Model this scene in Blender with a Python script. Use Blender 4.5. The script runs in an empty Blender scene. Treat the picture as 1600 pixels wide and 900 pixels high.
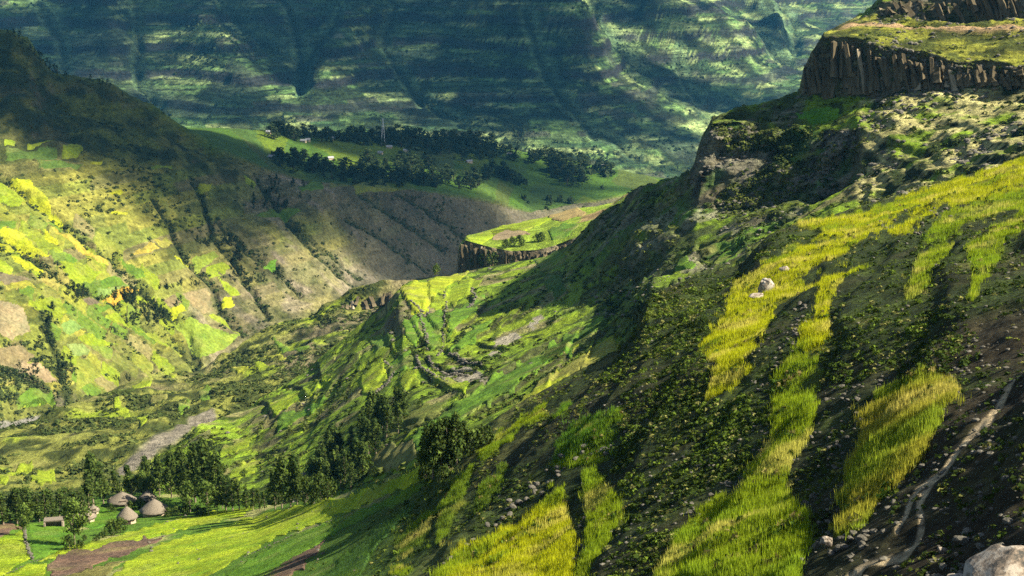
import bpy, math, random
import numpy as np

# ------------------------------------------------------------------ camera, sky, sun, exposure
scene = bpy.context.scene
COL = scene.collection
R = math.radians
F, HORIZON = 2222.0, -50.0                       # focal length in survey pixels, horizon row
PITCH = math.atan((450 - HORIZON) / F)
cam_data = bpy.data.cameras.new('camera')
cam_data.lens = 50.0
cam_data.sensor_width = 36.0
cam_data.clip_start = 0.1
cam_data.clip_end = 30000
cam = bpy.data.objects.new('camera', cam_data)
cam.rotation_euler = (math.pi / 2 - PITCH, 0, 0)
COL.objects.link(cam)
scene.camera = cam

SUN_AZ, SUN_EL = R(100), R(40)                   # clockwise from the view direction
SUN_DIR = np.array([math.cos(SUN_EL) * math.sin(SUN_AZ), math.cos(SUN_EL) * math.cos(SUN_AZ), math.sin(SUN_EL)])
world = bpy.data.worlds.new('World')
scene.world = world
world.use_nodes = True
wn = world.node_tree
sky = wn.nodes.new('ShaderNodeTexSky')
sky.sky_type = 'NISHITA'
sky.sun_disc = False
sky.sun_elevation = SUN_EL
sky.sun_rotation = SUN_AZ
bg = wn.nodes['Background']
bg.inputs['Strength'].default_value = 0.05
wn.links.new(sky.outputs['Color'], bg.inputs['Color'])
sun_data = bpy.data.lights.new('sun', 'SUN')
sun_data.energy = 5.0
sun_data.angle = R(0.53)
sun_data.color = (1.0, 0.92, 0.76)
sun = bpy.data.objects.new('sun', sun_data)
from mathutils import Vector, Matrix
sun.rotation_euler = Vector(SUN_DIR).to_track_quat('Z', 'Y').to_euler()
COL.objects.link(sun)
scene.view_settings.view_transform = 'Standard'
scene.view_settings.look = 'None'
scene.view_settings.gamma = 1.0
scene.view_settings.use_curve_mapping = False
scene.view_settings.exposure = 1.62
scene.cycles.use_denoising = False
scene.cycles.max_bounces = 4
scene.cycles.diffuse_bounces = 1
scene.cycles.volume_bounces = 0
scene.cycles.transparent_max_bounces = 8
random.seed(7)
RNG = np.random.default_rng(7)

# ------------------------------------------------------------------ helpers
def unproject(u, v, d):
    """survey pixel + horizontal distance -> world point"""
    u = np.asarray(u, float); v = np.asarray(v, float); d = np.asarray(d, float)
    a = (u - 800) / F; b = -(v - 450) / F
    cp, sp = math.cos(PITCH), math.sin(PITCH)
    x = a; y = cp + b * sp; z = -sp + b * cp
    h = np.hypot(x, y)
    return np.stack([x / h * d, y / h * d, z / h * d], -1)

def project(P):
    cp, sp = math.cos(PITCH), math.sin(PITCH)
    dep = P[..., 1] * cp - P[..., 2] * sp
    up = P[..., 1] * sp + P[..., 2] * cp
    return 800 + F * P[..., 0] / dep, 450 - F * up / dep

def _hash(ix, iy, iz, s):
    h = (ix.astype(np.uint32) * np.uint32(374761393) + iy.astype(np.uint32) * np.uint32(668265263)
         + iz.astype(np.uint32) * np.uint32(2147483647) + np.uint32((s * 1274126177 + 97) & 0xffffffff))
    h = (h ^ (h >> np.uint32(13))) * np.uint32(1274126177)
    h = (h ^ (h >> np.uint32(16))) * np.uint32(2246822519)
    h = h ^ (h >> np.uint32(13))
    return (h & np.uint32(0xffffff)).astype(np.float64) / 16777215.0

def vnoise(x, y, z=None, seed=0):
    if z is None:
        z = np.zeros_like(x)
    fx, fy, fz = np.floor(x), np.floor(y), np.floor(z)
    ix, iy, iz = fx.astype(np.int64), fy.astype(np.int64), fz.astype(np.int64)
    tx, ty, tz = x - fx, y - fy, z - fz
    tx = tx * tx * (3 - 2 * tx); ty = ty * ty * (3 - 2 * ty); tz = tz * tz * (3 - 2 * tz)
    o = 0
    for dx in (0, 1):
        for dy in (0, 1):
            for dz in (0, 1):
                w = (tx if dx else 1 - tx) * (ty if dy else 1 - ty) * (tz if dz else 1 - tz)
                o = o + w * _hash(ix + dx, iy + dy, iz + dz, seed)
    return o * 2 - 1

def fbm(P, scale, octaves=4, seed=0, gain=0.5, stretch=(1, 1, 1), ridged=False):
    x, y, z = P[..., 0] / scale * stretch[0], P[..., 1] / scale * stretch[1], P[..., 2] / scale * stretch[2]
    o = 0; a = 1.0; t = 0
    for k in range(octaves):
        n = vnoise(x + 17.3 * k, y - 9.1 * k, z + 4.7 * k, seed + k)
        if ridged:
            n = 1 - 2 * np.abs(n)
        o = o + a * n; t += a
        a *= gain; x = x * 2.03; y = y * 2.03; z = z * 2.03
    return o / t

def sstep(a, b, x):
    t = np.clip((x - a) / (b - a), 0, 1)
    return t * t * (3 - 2 * t)

def mixc(c, col, w):
    return c * (1 - w[..., None]) + np.asarray(col) * w[..., None]

def inpoly(U, V, poly):
    res = np.zeros(U.shape, bool)
    n = len(poly)
    for i in range(n):
        x0, y0 = poly[i]; x1, y1 = poly[(i + 1) % n]
        if y0 == y1:
            continue
        c = ((y0 > V) != (y1 > V)) & (U < (x1 - x0) * (V - y0) / (y1 - y0) + x0)
        res ^= c
    return res

def linedist(U, V, pts):
    best = np.full(U.shape, 1e9)
    for (x0, y0), (x1, y1) in zip(pts[:-1], pts[1:]):
        dx, dy = x1 - x0, y1 - y0
        t = np.clip(((U - x0) * dx + (V - y0) * dy) / (dx * dx + dy * dy + 1e-9), 0, 1)
        best = np.minimum(best, np.hypot(U - x0 - t * dx, V - y0 - t * dy))
    return best

def tag(o, label=None, cat=None, group=None, kind=None):
    if label: o['label'] = label
    if cat: o['category'] = cat
    if group: o['group'] = group
    if kind: o['kind'] = kind
    return o

def mesh_np(name, verts, faces, mat, parent=None, smooth=True, cols=None, link=True):
    """verts (n,3), faces (m,3|4) arrays -> one mesh object"""
    verts = np.asarray(verts, np.float32); faces = np.asarray(faces, np.int32)
    me = bpy.data.meshes.new(name)
    n, m, k = len(verts), len(faces), faces.shape[1]
    me.vertices.add(n); me.vertices.foreach_set('co', verts.ravel())
    me.loops.add(m * k); me.loops.foreach_set('vertex_index', faces.ravel())
    me.polygons.add(m)
    me.polygons.foreach_set('loop_start', np.arange(0, m * k, k, dtype=np.int32))
    me.polygons.foreach_set('use_smooth', np.full(m, smooth))
    me.update(calc_edges=True)
    if cols is not None:
        at = me.color_attributes.new('Col', 'FLOAT_COLOR', 'POINT')
        c4 = np.ones((n, 4), np.float32); c4[:, :3] = cols
        at.data.foreach_set('color', c4.ravel())
    if mat is not None:
        me.materials.append(mat)
    o = bpy.data.objects.new(name, me)
    if link: COL.objects.link(o)
    if parent is not None: o.parent = parent
    return o

def empty(name, loc, rz=0):
    o = bpy.data.objects.new(name, None)
    o.empty_display_size = 0.3
    o.location = loc; o.rotation_euler = (0, 0, rz)
    COL.objects.link(o)
    return o

# ------------------------------------------------------------------ materials
def new_mat(name):
    m = bpy.data.materials.new(name); m.use_nodes = True
    return m, m.node_tree, m.node_tree.nodes['Principled BSDF']

def cover_mat(name, scale, bump=0.5, vary=0.45, dist=0.3, translucent=0.0, color=None, rough=0.95, strata=None):
    """a ground or plant material: cover colour (attribute or plain) broken up by noise at two scales, with bump"""
    m, nt, bsdf = new_mat(name)
    N, L = nt.nodes, nt.links
    bsdf.inputs['Roughness'].default_value = rough
    bsdf.inputs['Specular IOR Level'].default_value = 0.12
    if color is None:
        a = N.new('ShaderNodeAttribute'); a.attribute_name = 'Col'; src = a.outputs['Color']
    else:
        a = N.new('ShaderNodeRGB'); a.outputs[0].default_value = (*color, 1); src = a.outputs[0]
    tc = N.new('ShaderNodeTexCoord')
    n1 = N.new('ShaderNodeTexNoise'); n1.inputs['Scale'].default_value = scale; n1.inputs['Detail'].default_value = 8
    n1.inputs['Roughness'].default_value = 0.68
    L.new(tc.outputs['Object'], n1.inputs['Vector'])
    n2 = N.new('ShaderNodeTexNoise'); n2.inputs['Scale'].default_value = scale * 0.13; n2.inputs['Detail'].default_value = 4
    L.new(tc.outputs['Object'], n2.inputs['Vector'])
    mr = N.new('ShaderNodeMapRange'); mr.inputs[1].default_value = 0.3; mr.inputs[2].default_value = 0.7
    mr.inputs[3].default_value = 1 - vary; mr.inputs[4].default_value = 1 + vary
    L.new(n1.outputs['Fac'], mr.inputs[0])
    mr2 = N.new('ShaderNodeMapRange'); mr2.inputs[1].default_value = 0.3; mr2.inputs[2].default_value = 0.7
    mr2.inputs[3].default_value = 1 - vary * 0.4; mr2.inputs[4].default_value = 1 + vary * 0.4
    L.new(n2.outputs['Fac'], mr2.inputs[0])
    mu = N.new('ShaderNodeMath'); mu.operation = 'MULTIPLY'
    L.new(mr.outputs[0], mu.inputs[0]); L.new(mr2.outputs[0], mu.inputs[1])
    fac = mu.outputs[0]; hgt = n1.outputs['Fac']
    if strata:                                   # thin layers lying along the contours
        sxy, sz, amt = strata
        mp = N.new('ShaderNodeMapping'); mp.inputs['Scale'].default_value = (sxy, sxy, sz)
        n3 = N.new('ShaderNodeTexNoise'); n3.inputs['Scale'].default_value = 1.0; n3.inputs['Detail'].default_value = 5; n3.inputs['Roughness'].default_value = 0.62; n3.inputs['Distortion'].default_value = 0.7
        L.new(tc.outputs['Object'], mp.inputs[0]); L.new(mp.outputs[0], n3.inputs['Vector'])
        mr3 = N.new('ShaderNodeMapRange'); mr3.inputs[1].default_value = 0.36; mr3.inputs[2].default_value = 0.64
        mr3.inputs[3].default_value = 1 - amt; mr3.inputs[4].default_value = 1 + amt
        L.new(n3.outputs['Fac'], mr3.inputs[0])
        m3 = N.new('ShaderNodeMath'); m3.operation = 'MULTIPLY'; L.new(fac, m3.inputs[0]); L.new(mr3.outputs[0], m3.inputs[1]); fac = m3.outputs[0]
        ad = N.new('ShaderNodeMath'); ad.operation = 'ADD'; L.new(hgt, ad.inputs[0]); L.new(n3.outputs['Fac'], ad.inputs[1]); hgt = ad.outputs[0]
    mx = N.new('ShaderNodeVectorMath'); mx.operation = 'SCALE'
    L.new(src, mx.inputs[0]); L.new(fac, mx.inputs['Scale'])
    L.new(mx.outputs[0], bsdf.inputs['Base Color'])
    if bump:
        b = N.new('ShaderNodeBump'); b.inputs['Strength'].default_value = bump; b.inputs['Distance'].default_value = dist
        L.new(hgt, b.inputs['Height']); L.new(b.outputs['Normal'], bsdf.inputs['Normal'])
    if translucent:
        t = N.new('ShaderNodeBsdfTranslucent'); L.new(mx.outputs[0], t.inputs['Color'])
        ms = N.new('ShaderNodeMixShader'); ms.inputs[0].default_value = translucent
        L.new(bsdf.outputs[0], ms.inputs[1]); L.new(t.outputs[0], ms.inputs[2])
        L.new(ms.outputs[0], N['Material Output'].inputs['Surface'])
    return m

M = {}
M['near'] = cover_mat('hillside_cover', 2.2, 1.0, 0.75, 0.6)
M['mid'] = cover_mat('spur_cover', 0.8, 1.0, 0.65, 1.6, strata=(0.05, 0.9, 0.35))
M['valley'] = cover_mat('valley_cover', 0.32, 1.0, 0.6, 3.0, strata=(0.03, 0.25, 0.10))
M['far'] = cover_mat('mountain_cover', 0.12, 1.0, 0.75, 10.0, strata=(0.016, 0.17, 0.55))
M['crop'] = cover_mat('crop_cover', 1.3, 1.0, 0.6, 0.7)
M['crop_far'] = cover_mat('far_crop_cover', 0.45, 0.9, 0.5, 1.5)
M['grass'] = cover_mat('grass_blades', 3.0, 0, 0.25, translucent=0.55)
M['leaf'] = cover_mat('leaves', 2.0, 0, 0.3, translucent=0.25)
M['bark'] = cover_mat('bark', 6.0, 0.8, 0.4, 0.05, color=(0.20, 0.16, 0.11))
M['rock'] = cover_mat('stone', 3.0, 0.8, 0.5, 0.15, color=(0.115, 0.105, 0.080), rough=0.85)
M['basalt'] = cover_mat('basalt', 0.8, 0.9, 0.6, 0.5, color=(0.098, 0.078, 0.044))

# cover palette (linear albedo)
YEL = (0.35, 0.375, 0.010); LIME = (0.20, 0.27, 0.012); GRN = (0.085, 0.175, 0.014); DGR = (0.045, 0.10, 0.016)
OLV = (0.125, 0.140, 0.030); SCR = (0.024, 0.036, 0.008); SOIL = (0.030, 0.033, 0.011); BRN = (0.19, 0.145, 0.080)
DRY = (0.33, 0.29, 0.12); RCK = (0.115, 0.095, 0.058); PALE = (0.40, 0.35, 0.24); ORG = (0.42, 0.26, 0.03); TEA = (0.13, 0.22, 0.05)
PLOW = (0.13, 0.085, 0.055)

# ------------------------------------------------------------------ lofted terrain from survey lines
class Layer:
    """breaklines [(u, v, d) ...] front to back, lofted into a grid; sil = index of the skyline row"""
    def __init__(self, u0, u1, nu, lines, rows, sil):
        u = np.linspace(u0, u1, nu)
        vs, ds = [], []
        for ln in lines:
            ln = np.array(sorted(ln), float)
            vs.append(np.interp(u, ln[:, 0], ln[:, 1]))
            ds.append(np.interp(u, ln[:, 0], np.log(ln[:, 2])))
        vs, ds = np.array(vs), np.array(ds)
        ker = np.hanning(9)[1:-1]; ker /= ker.sum()
        pad = len(ker) // 2
        ds = np.array([np.convolve(np.pad(r, pad, 'edge'), ker, 'valid') for r in ds])
        V, D = [], []
        self.row_of = [0]
        for k in range(len(lines) - 1):
            t = np.linspace(0, 1, rows[k] + 1)[:-1 if k < len(lines) - 2 else None][:, None]
            V.append(vs[k] * (1 - t) + vs[k + 1] * t)
            D.append(ds[k] * (1 - t) + ds[k + 1] * t)
            self.row_of.append(self.row_of[-1] + rows[k])
        self.V = np.concatenate(V); self.D = np.exp(np.concatenate(D))
        self.U = np.broadcast_to(u, self.V.shape).copy()
        self.u = u
        self.sil = self.row_of[sil]
        self.base = unproject(self.U, self.V, self.D)
        self.P = self.base.copy()
        self.flip = False
    def normals(self):
        a = np.gradient(self.P, axis=1); b = np.gradient(self.P, axis=0)
        n = np.cross(a, b)
        return n / (np.linalg.norm(n, axis=-1, keepdims=True) + 1e-9)
    def faces(self, mask=None):
        r, c = self.P.shape[:2]
        i = np.arange(r * c).reshape(r, c)
        f = np.stack([i[:-1, :-1], i[:-1, 1:], i[1:, 1:], i[1:, :-1]], -1)
        return f.reshape(-1, 4) if mask is None else f[mask]
    def build(self, name, mat, col):
        self.obj = mesh_np(name, self.P.reshape(-1, 3), self.faces(), mat, cols=col.reshape(-1, 3))
        return self.obj
    def at(self, u, v, rmax=None):
        """terrain point seen at survey pixel (u, v)"""
        c = int(np.clip(np.searchsorted(self.u, u), 0, len(self.u) - 1))
        r = int(np.argmin(np.abs(self.V[:(rmax or self.sil) + 1, c] - v)))
        return self.P[r, c].copy()
    def patch(self, poly, color, mat, lift, name='field', wob=2.0, seed=0, vary=0.12, mott=0.75):
        """a plot of ground cut out of the slope, its rim sunk into the soil"""
        us = [p[0] for p in poly]; vs = [p[1] for p in poly]
        c0, c1 = np.searchsorted(self.u, [min(us) - 6, max(us) + 6])
        c1 = min(c1 + 1, len(self.u))
        if c1 - c0 < 3: return None
        rr = np.where(((self.V[:self.sil + 1, c0:c1] > min(vs) - 6) & (self.V[:self.sil + 1, c0:c1] < max(vs) + 6)).any(1))[0]
        if len(rr) < 3: return None
        r0, r1 = rr[0], rr[-1] + 1
        S = (slice(r0, r1), slice(c0, c1))
        U, V, P = self.U[S], self.V[S], self.P[S]
        w = vnoise(U / 9, V / 9, seed=seed) * wob; w2 = vnoise(U / 9 + 40, V / 9, seed=seed + 1) * wob
        ins = inpoly(U + w, V + w2, poly)
        if ins.sum() < 4: return None
        Q = P.copy(); Q[..., 2] += np.where(ins, lift, -lift * 0.8)
        fm = (ins[:-1, :-1].astype(int) + ins[1:, :-1] + ins[:-1, 1:] + ins[1:, 1:]) >= 1
        r, c = U.shape
        i = np.arange(r * c).reshape(r, c)
        f = np.stack([i[:-1, :-1], i[:-1, 1:], i[1:, 1:], i[1:, :-1]], -1)[fm]
        used, inv = np.unique(f, return_inverse=True)
        Q = Q.reshape(-1, 3)[used]
        n = fbm(Q, 6 * lift + 3, 3, seed)
        cl = np.asarray(color)[None] * (1 + vary * n[:, None] * np.array([1.6, 1.0, 1.0]))
        sp = 3 + 12 * lift
        cl = mixc(cl, np.asarray(color) * np.array([0.62, 0.6, 0.7]) + np.array((0.012, 0.010, 0.004)), sstep(0.02, 0.3, fbm(Q, sp, 4, seed + 5)) * mott)
        cl = mixc(cl, (0.20, 0.17, 0.06), sstep(0.15, 0.4, fbm(Q, sp * 1.6, 3, seed + 8)) * mott * 0.6)
        return mesh_np(name, Q, inv.reshape(-1, 4), mat, parent=self.obj, cols=np.clip(cl, 0.002, 1))

def patchwork(P, h, w, palette, seed=0):
    """terrace strips following the contours, each cut into plots of one crop"""
    z = P[..., 2] / h + 0.35 * fbm(P, w * 2.5, 3, seed)
    row = np.floor(z); fr = z - row
    x = (P[..., 0] * 0.9 + P[..., 1] * 0.5) / w + 0.5 * fbm(P, w * 1.2, 2, seed + 3) + 0.37 * (row % 7)
    cell = np.floor(x); fx = x - cell
    hsh = _hash((cell + 5000).astype(np.int64), (row + 5000).astype(np.int64), np.zeros_like(row).astype(np.int64), seed)
    pal = np.array(palette)
    c = pal[np.minimum((hsh * len(pal)).astype(int), len(pal) - 1)]
    return c, fr, np.minimum(fx, 1 - fx)

def terrace(P, h, amt, seed=0, wav=30):
    """push a slope into steps along its contours"""
    z = P[..., 2] / h + 0.35 * fbm(P, wav, 3, seed)
    fr = z - np.floor(z)
    P[..., 2] += amt * h * (sstep(0.55, 1.0, fr) - fr)
    return fr

# ------------------------------------------------------------------ near hillside with the hamlet bench
def behind(line, dv, fd, u_max=9999):
    return [(u, v + dv, d * fd) for u, v, d in line if u <= u_max]

a1 = [(-200, 940, 165), (0, 915, 180), (100, 910, 176), (200, 908, 166), (300, 905, 154), (400, 905, 134), (500, 905, 113), (600, 905, 97),
      (700, 905, 84), (800, 905, 78), (900, 905, 70), (1000, 905, 61), (1100, 905, 54), (1200, 905, 48), (1300, 905, 43), (1400, 905, 38),
      (1500, 905, 34), (1600, 905, 31), (1800, 905, 26)]
a0 = [(u, 1010, d * 0.80) for u, v, d in a1]
a00 = [(u, 1500, d * 0.35) for u, v, d in a1]
a2 = [(-200, 850, 215), (0, 846, 215), (100, 845, 215), (200, 842, 212), (300, 842, 200), (400, 845, 176), (500, 840, 148), (600, 825, 124),
      (700, 810, 108), (800, 790, 100), (900, 780, 92), (1000, 770, 83), (1100, 755, 77), (1200, 740, 71), (1300, 720, 65), (1400, 700, 59),
      (1500, 680, 54), (1600, 650, 51), (1800, 610, 47)]
a3 = [(-200, 820, 240), (0, 818, 243), (100, 810, 246), (200, 806, 242), (300, 806, 233), (400, 812, 212), (500, 800, 182), (600, 780, 152),
      (680, 750, 128), (740, 725, 122), (800, 700, 119), (900, 655, 115), (1000, 610, 110), (1100, 580, 106), (1200, 550, 102), (1300, 520, 98),
      (1400, 490, 94), (1500, 460, 91), (1600, 430, 89), (1800, 390, 86)]
a4 = [(-200, 808, 252), (0, 802, 256), (100, 792, 258), (200, 784, 254), (300, 786, 247), (400, 799, 222), (500, 786, 191), (600, 757, 160),
      (660, 732, 138), (740, 690, 132), (800, 660, 131), (900, 605, 132), (965, 562, 138), (1000, 530, 139), (1100, 490, 137), (1200, 450, 137),
      (1300, 410, 139), (1400, 375, 141), (1500, 345, 144), (1600, 315, 147), (1800, 265, 150)]
a5 = [(-200, 800, 262), (0, 795, 266), (100, 783, 268), (200, 770, 266), (330, 775, 252), (420, 790, 226), (520, 777, 190), (600, 746, 163),
      (655, 723, 143), (740, 668, 142), (860, 598, 145), (965, 543, 156), (985, 520, 158), (1000, 492, 160), (1014, 458, 162), (1060, 440, 166),
      (1110, 430, 172), (1160, 412, 176), (1186, 380, 180), (1215, 358, 184), (1240, 346, 190), (1300, 330, 199), (1400, 308, 208),
      (1500, 276, 214), (1600, 244, 220), (1800, 185, 230)]
A = Layer(-180, 1780, 740, [a00, a0, a1, a2, a3, a4, a5, behind(a5, 22, 1.14), behind(a5, 120, 1.5)], [8, 14, 95, 110, 70, 48, 8, 14], 6)
P = A.P
rough = sstep(500, 800, A.U + (A.V - 700) * 0.3)
P[..., 2] += rough * (1.3 * fbm(P, 22, 3, 1) + 0.55 * fbm(P, 4.5, 4, 2) + 0.20 * fbm(P, 1.2, 3, 3)) + (1 - rough) * (0.5 * fbm(P, 25, 3, 1))
# small terrace steps running across the fall line
fall = P[..., 0] * 0.93 - P[..., 1] * 0.36
fr = fall / 6.5 + 0.5 * fbm(P, 18, 2, 8); fr = fr - np.floor(fr)
P[..., 2] += rough * 0.4 * (sstep(0.8, 1.0, fr) - fr)

# plots of tall grass on the near slope: (polygon, colour, blade height, density)
NEAR_PLOTS = [
 # upper band along the skyline
 ([(1235,348),(1290,335),(1350,328),(1400,310),(1470,285),(1525,272),(1560,258),(1640,230),(1640,258),(1590,262),(1560,273),(1530,290),(1490,310),(1440,318),
   (1400,335),(1370,350),(1330,362),(1290,372),(1262,378),(1300,360),(1265,352)], YEL, 0.55, 1.0),
 ([(1090,545),(1110,522),(1130,495),(1140,470),(1145,440),(1180,425),(1210,402),(1250,385),(1300,378),(1350,362),(1385,345),(1420,322),(1400,338),(1372,360),(1345,376),
   (1320,392),(1290,408),(1262,420),(1240,432),(1270,440),(1262,452),(1230,460),(1210,475),(1205,500),(1180,530),(1172,560),(1150,590),(1120,612),(1100,625),(1110,600),(1120,570)], YEL, 0.5, 1.0),
 ([(1385,360),(1410,350),(1440,325),(1465,318),(1510,298),(1560,270),(1600,258),(1640,240),(1640,270),(1600,290),(1560,302),(1510,315),(1480,318),(1450,335),(1430,345),(1412,362)], YEL, 0.5, 1.0),
 ([(1442,372),(1455,345),(1490,325),(1540,308),(1600,290),(1640,280),(1640,310),(1600,320),(1560,330),(1530,338),(1500,352),(1475,365)], LIME, 0.5, 1.0),
 ([(1505,395),(1540,380),(1552,350),(1600,325),(1640,310),(1640,350),(1600,365),(1575,375),(1560,400),(1545,425),(1530,440),(1518,470),(1510,468),(1522,430)], LIME, 0.45, 0.8),
 ([(1425,430),(1440,395),(1470,380),(1490,378),(1475,405),(1455,432),(1440,455),(1418,462)], LIME, 0.45, 0.9),
 # strip that runs down past the rubble
 ([(1240,545),(1252,520),(1272,495),(1275,462),(1282,440),(1292,425),(1320,415),(1352,405),(1345,415),(1322,428),(1312,445),(1300,460),(1295,492),(1290,520),(1282,535),(1270,545)], YEL, 0.5, 1.0),
 ([(1205,590),(1240,548),(1275,545),(1288,575),(1282,600),(1268,615),(1270,650),(1262,680),(1250,700),(1235,715),(1228,745),(1232,790),(1262,820),(1262,850),(1250,900),(1240,930),
   (1020,930),(1040,890),(1055,850),(1090,800),(1120,780),(1150,770),(1165,735),(1180,710),(1205,680),(1208,640)], LIME, 0.5, 1.0),
 ([(1345,640),(1370,615),(1390,595),(1420,580),(1450,575),(1480,578),(1500,605),(1495,635),(1475,650),(1462,680),(1445,705),(1430,730),(1410,752),(1395,768),(1372,790),
   (1360,815),(1340,840),(1312,855),(1308,835),(1312,800),(1325,775),(1322,735),(1335,705),(1345,670)], (0.27, 0.26, 0.03), 0.45, 1.0),
 # front plots in the lower middle
 ([(690,890),(715,850),(740,845),(790,820),(835,795),(865,770),(880,765),(885,800),(895,830),(895,870),(885,930),(670,930)], YEL, 0.6, 0.9),
 ([(908,735),(930,728),(945,755),(965,775),(978,800),(960,820),(945,850),(925,880),(905,930),(892,930),(905,880),(918,850),(915,800),(912,765)], LIME, 0.5, 1.0),
 ([(860,725),(900,708),(940,700),(955,702),(920,716),(880,726)], LIME, 0.4, 0.8),
 ([(862,722),(872,690),(890,660),(925,650),(970,640),(965,665),(958,690),(930,705),(890,715)], GRN, 0.4, 0.7),
 ([(760,692),(785,668),(805,650),(818,640),(815,665),(795,690),(775,705),(745,712)], LIME, 0.4, 0.9),
 ([(815,655),(830,635),(850,628),(848,650),(832,665),(818,668)], LIME, 0.4, 0.9),
 ([(862,650),(890,620),(892,625),(880,645),(868,658)], GRN, 0.4, 0.9),
 ([(690,790),(705,760),(735,725),(738,735),(730,765),(712,800),(700,830),(680,850)], (0.13, 0.19, 0.02), 0.4, 0.8),
 ([(735,790),(750,760),(775,735),(790,720),(785,745),(768,775),(745,800)], (0.11, 0.17, 0.02), 0.4, 0.8),
 ([(615,850),(640,820),(670,795),(685,800),(660,840),(630,870)], (0.11, 0.17, 0.02), 0.35, 0.8),
 ([(610,890),(625,880),(645,882),(635,892),(615,897)], LIME, 0.35, 0.9),
 ([(1240,372),(1222,395),(1250,382)], LIME, 0.4, 0.6),
]
LOW_PLOTS = [   # the short green plots round the hamlet
 ([(-150,860),(-150,945),(70,925),(70,882),(40,880),(0,900)], LIME, 0.25, 0.8),
 ([(0,840),(38,828),(45,872),(0,898),(-150,930),(-150,850)], LIME, 0.25, 0.8),
 ([(42,822),(95,815),(110,830),(98,862),(52,872)], GRN, 0.2, 0.6),
 ([(100,855),(160,845),(260,815),(340,800),(400,793),(380,806),(300,824),(240,836),(180,852),(110,868),(58,878)], LIME, 0.2, 0.7),
 ([(130,800),(150,795),(185,800),(180,815),(150,825),(130,822)], GRN, 0.2, 0.6),
 ([(250,925),(160,920),(200,880),(260,845),(330,825),(400,806),(470,793),(540,775),(600,755),(655,728),(662,748),(600,775),(520,808),(430,838),(390,862),(320,900)], LIME, 0.2, 0.8),
 ([(330,910),(400,868),(450,838),(540,805),(610,778),(660,755),(655,770),(600,795),(530,830),(480,860),(430,900),(400,930)], GRN, 0.2, 0.8),
 ([(500,905),(540,865),(600,820),(650,785),(640,805),(590,850),(560,900)], DGR, 0.25, 0.5),
]
PLOWED = [([(70,890),(90,865),(140,858),(205,842),(255,836),(225,855),(180,872),(150,885),(90,905)], PLOW),
          ([(75,905),(150,886),(200,878),(165,900),(140,925),(70,925)], (0.16, 0.15, 0.04)),
          ([(395,915),(430,885),(480,858),(508,845),(490,868),(455,900),(440,920)], PLOW),
          ([(-30,825),(15,818),(35,822),(20,832),(-30,842)], PLOW)]
PATH = [(1640,505),(1600,575),(1580,600),(1562,635),(1548,660),(1520,685),(1495,715),(1475,745),(1455,765),(1442,785),(1435,800),(1440,825),(1432,855),(1415,872),(1385,882),(1350,897),(1300,935)]
PATH2 = [(1475,745),(1452,762),(1432,780),(1420,800),(1408,830),(1400,842)]

pd = np.minimum(linedist(A.U, A.V, PATH), linedist(A.U, A.V, PATH2) * 1.35)
pw = 5.2 * (1 + 0.45 * fbm(P, 2.0, 3, 22))
path_m = 1 - sstep(pw * 0.55, pw * 1.15, pd)
P[..., 2] -= 0.05 * path_m
N = A.normals()
n1 = fbm(P, 9, 4, 11); n2 = fbm(P, 2.2, 4, 12)
col = np.broadcast_to(np.array(SCR), P.shape).copy()
col = mixc(col, (0.042, 0.060, 0.010), sstep(-0.05, 0.35, n2))
col = mixc(col, SOIL, sstep(0.0, 0.35, n1))
col = mixc(col, (0.12, 0.125, 0.035), sstep(0.28, 0.5, fbm(P, 5, 4, 13)) * 0.7)
dim = sstep(1350, 1520, A.U + (A.V - 600) * 0.25) * sstep(430, 520, A.V)     # bare dark soil beside the trail; dim light there is put into the colour too
col = mixc(col, (0.036, 0.029, 0.014), dim * sstep(-0.5, 0.1, n1))
col = mixc(col, GRN, (1 - rough) * 0.75)
col = mixc(col, DRY, sstep(0.15, 0.35, fbm(P, 12, 3, 15)) * (1 - rough) * 0.6)
col = mixc(col, (0.46, 0.36, 0.21), path_m * 0.97)
A.plot_of = np.full(A.U.shape, -1)
for k, (poly, c, hh, den) in enumerate(NEAR_PLOTS):
    w1 = vnoise(A.U / 10, A.V / 10, seed=k) * 3.5; w2 = vnoise(A.U / 10 + 30, A.V / 10, seed=k + 1) * 3.5
    col[inpoly(A.U + w1, A.V + w2, poly)] = np.array(c) * 0.38
tag(A.build('hillside', M['near'], col), 'rough near hillside of scrub, stones and strips of tall yellow grass', 'hillside', kind='structure')
for k, (poly, c) in enumerate(PLOWED):
    A.patch(poly, c, M['crop'], 0.12, name='plowed_plot', seed=k, vary=0.3, wob=5)
for k, (poly, c, hh, den) in enumerate(LOW_PLOTS):
    A.patch(poly, np.array(c) * 1.15, M['crop'], 0.10, seed=k + 20, vary=0.45, wob=4, mott=0.4)

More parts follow.
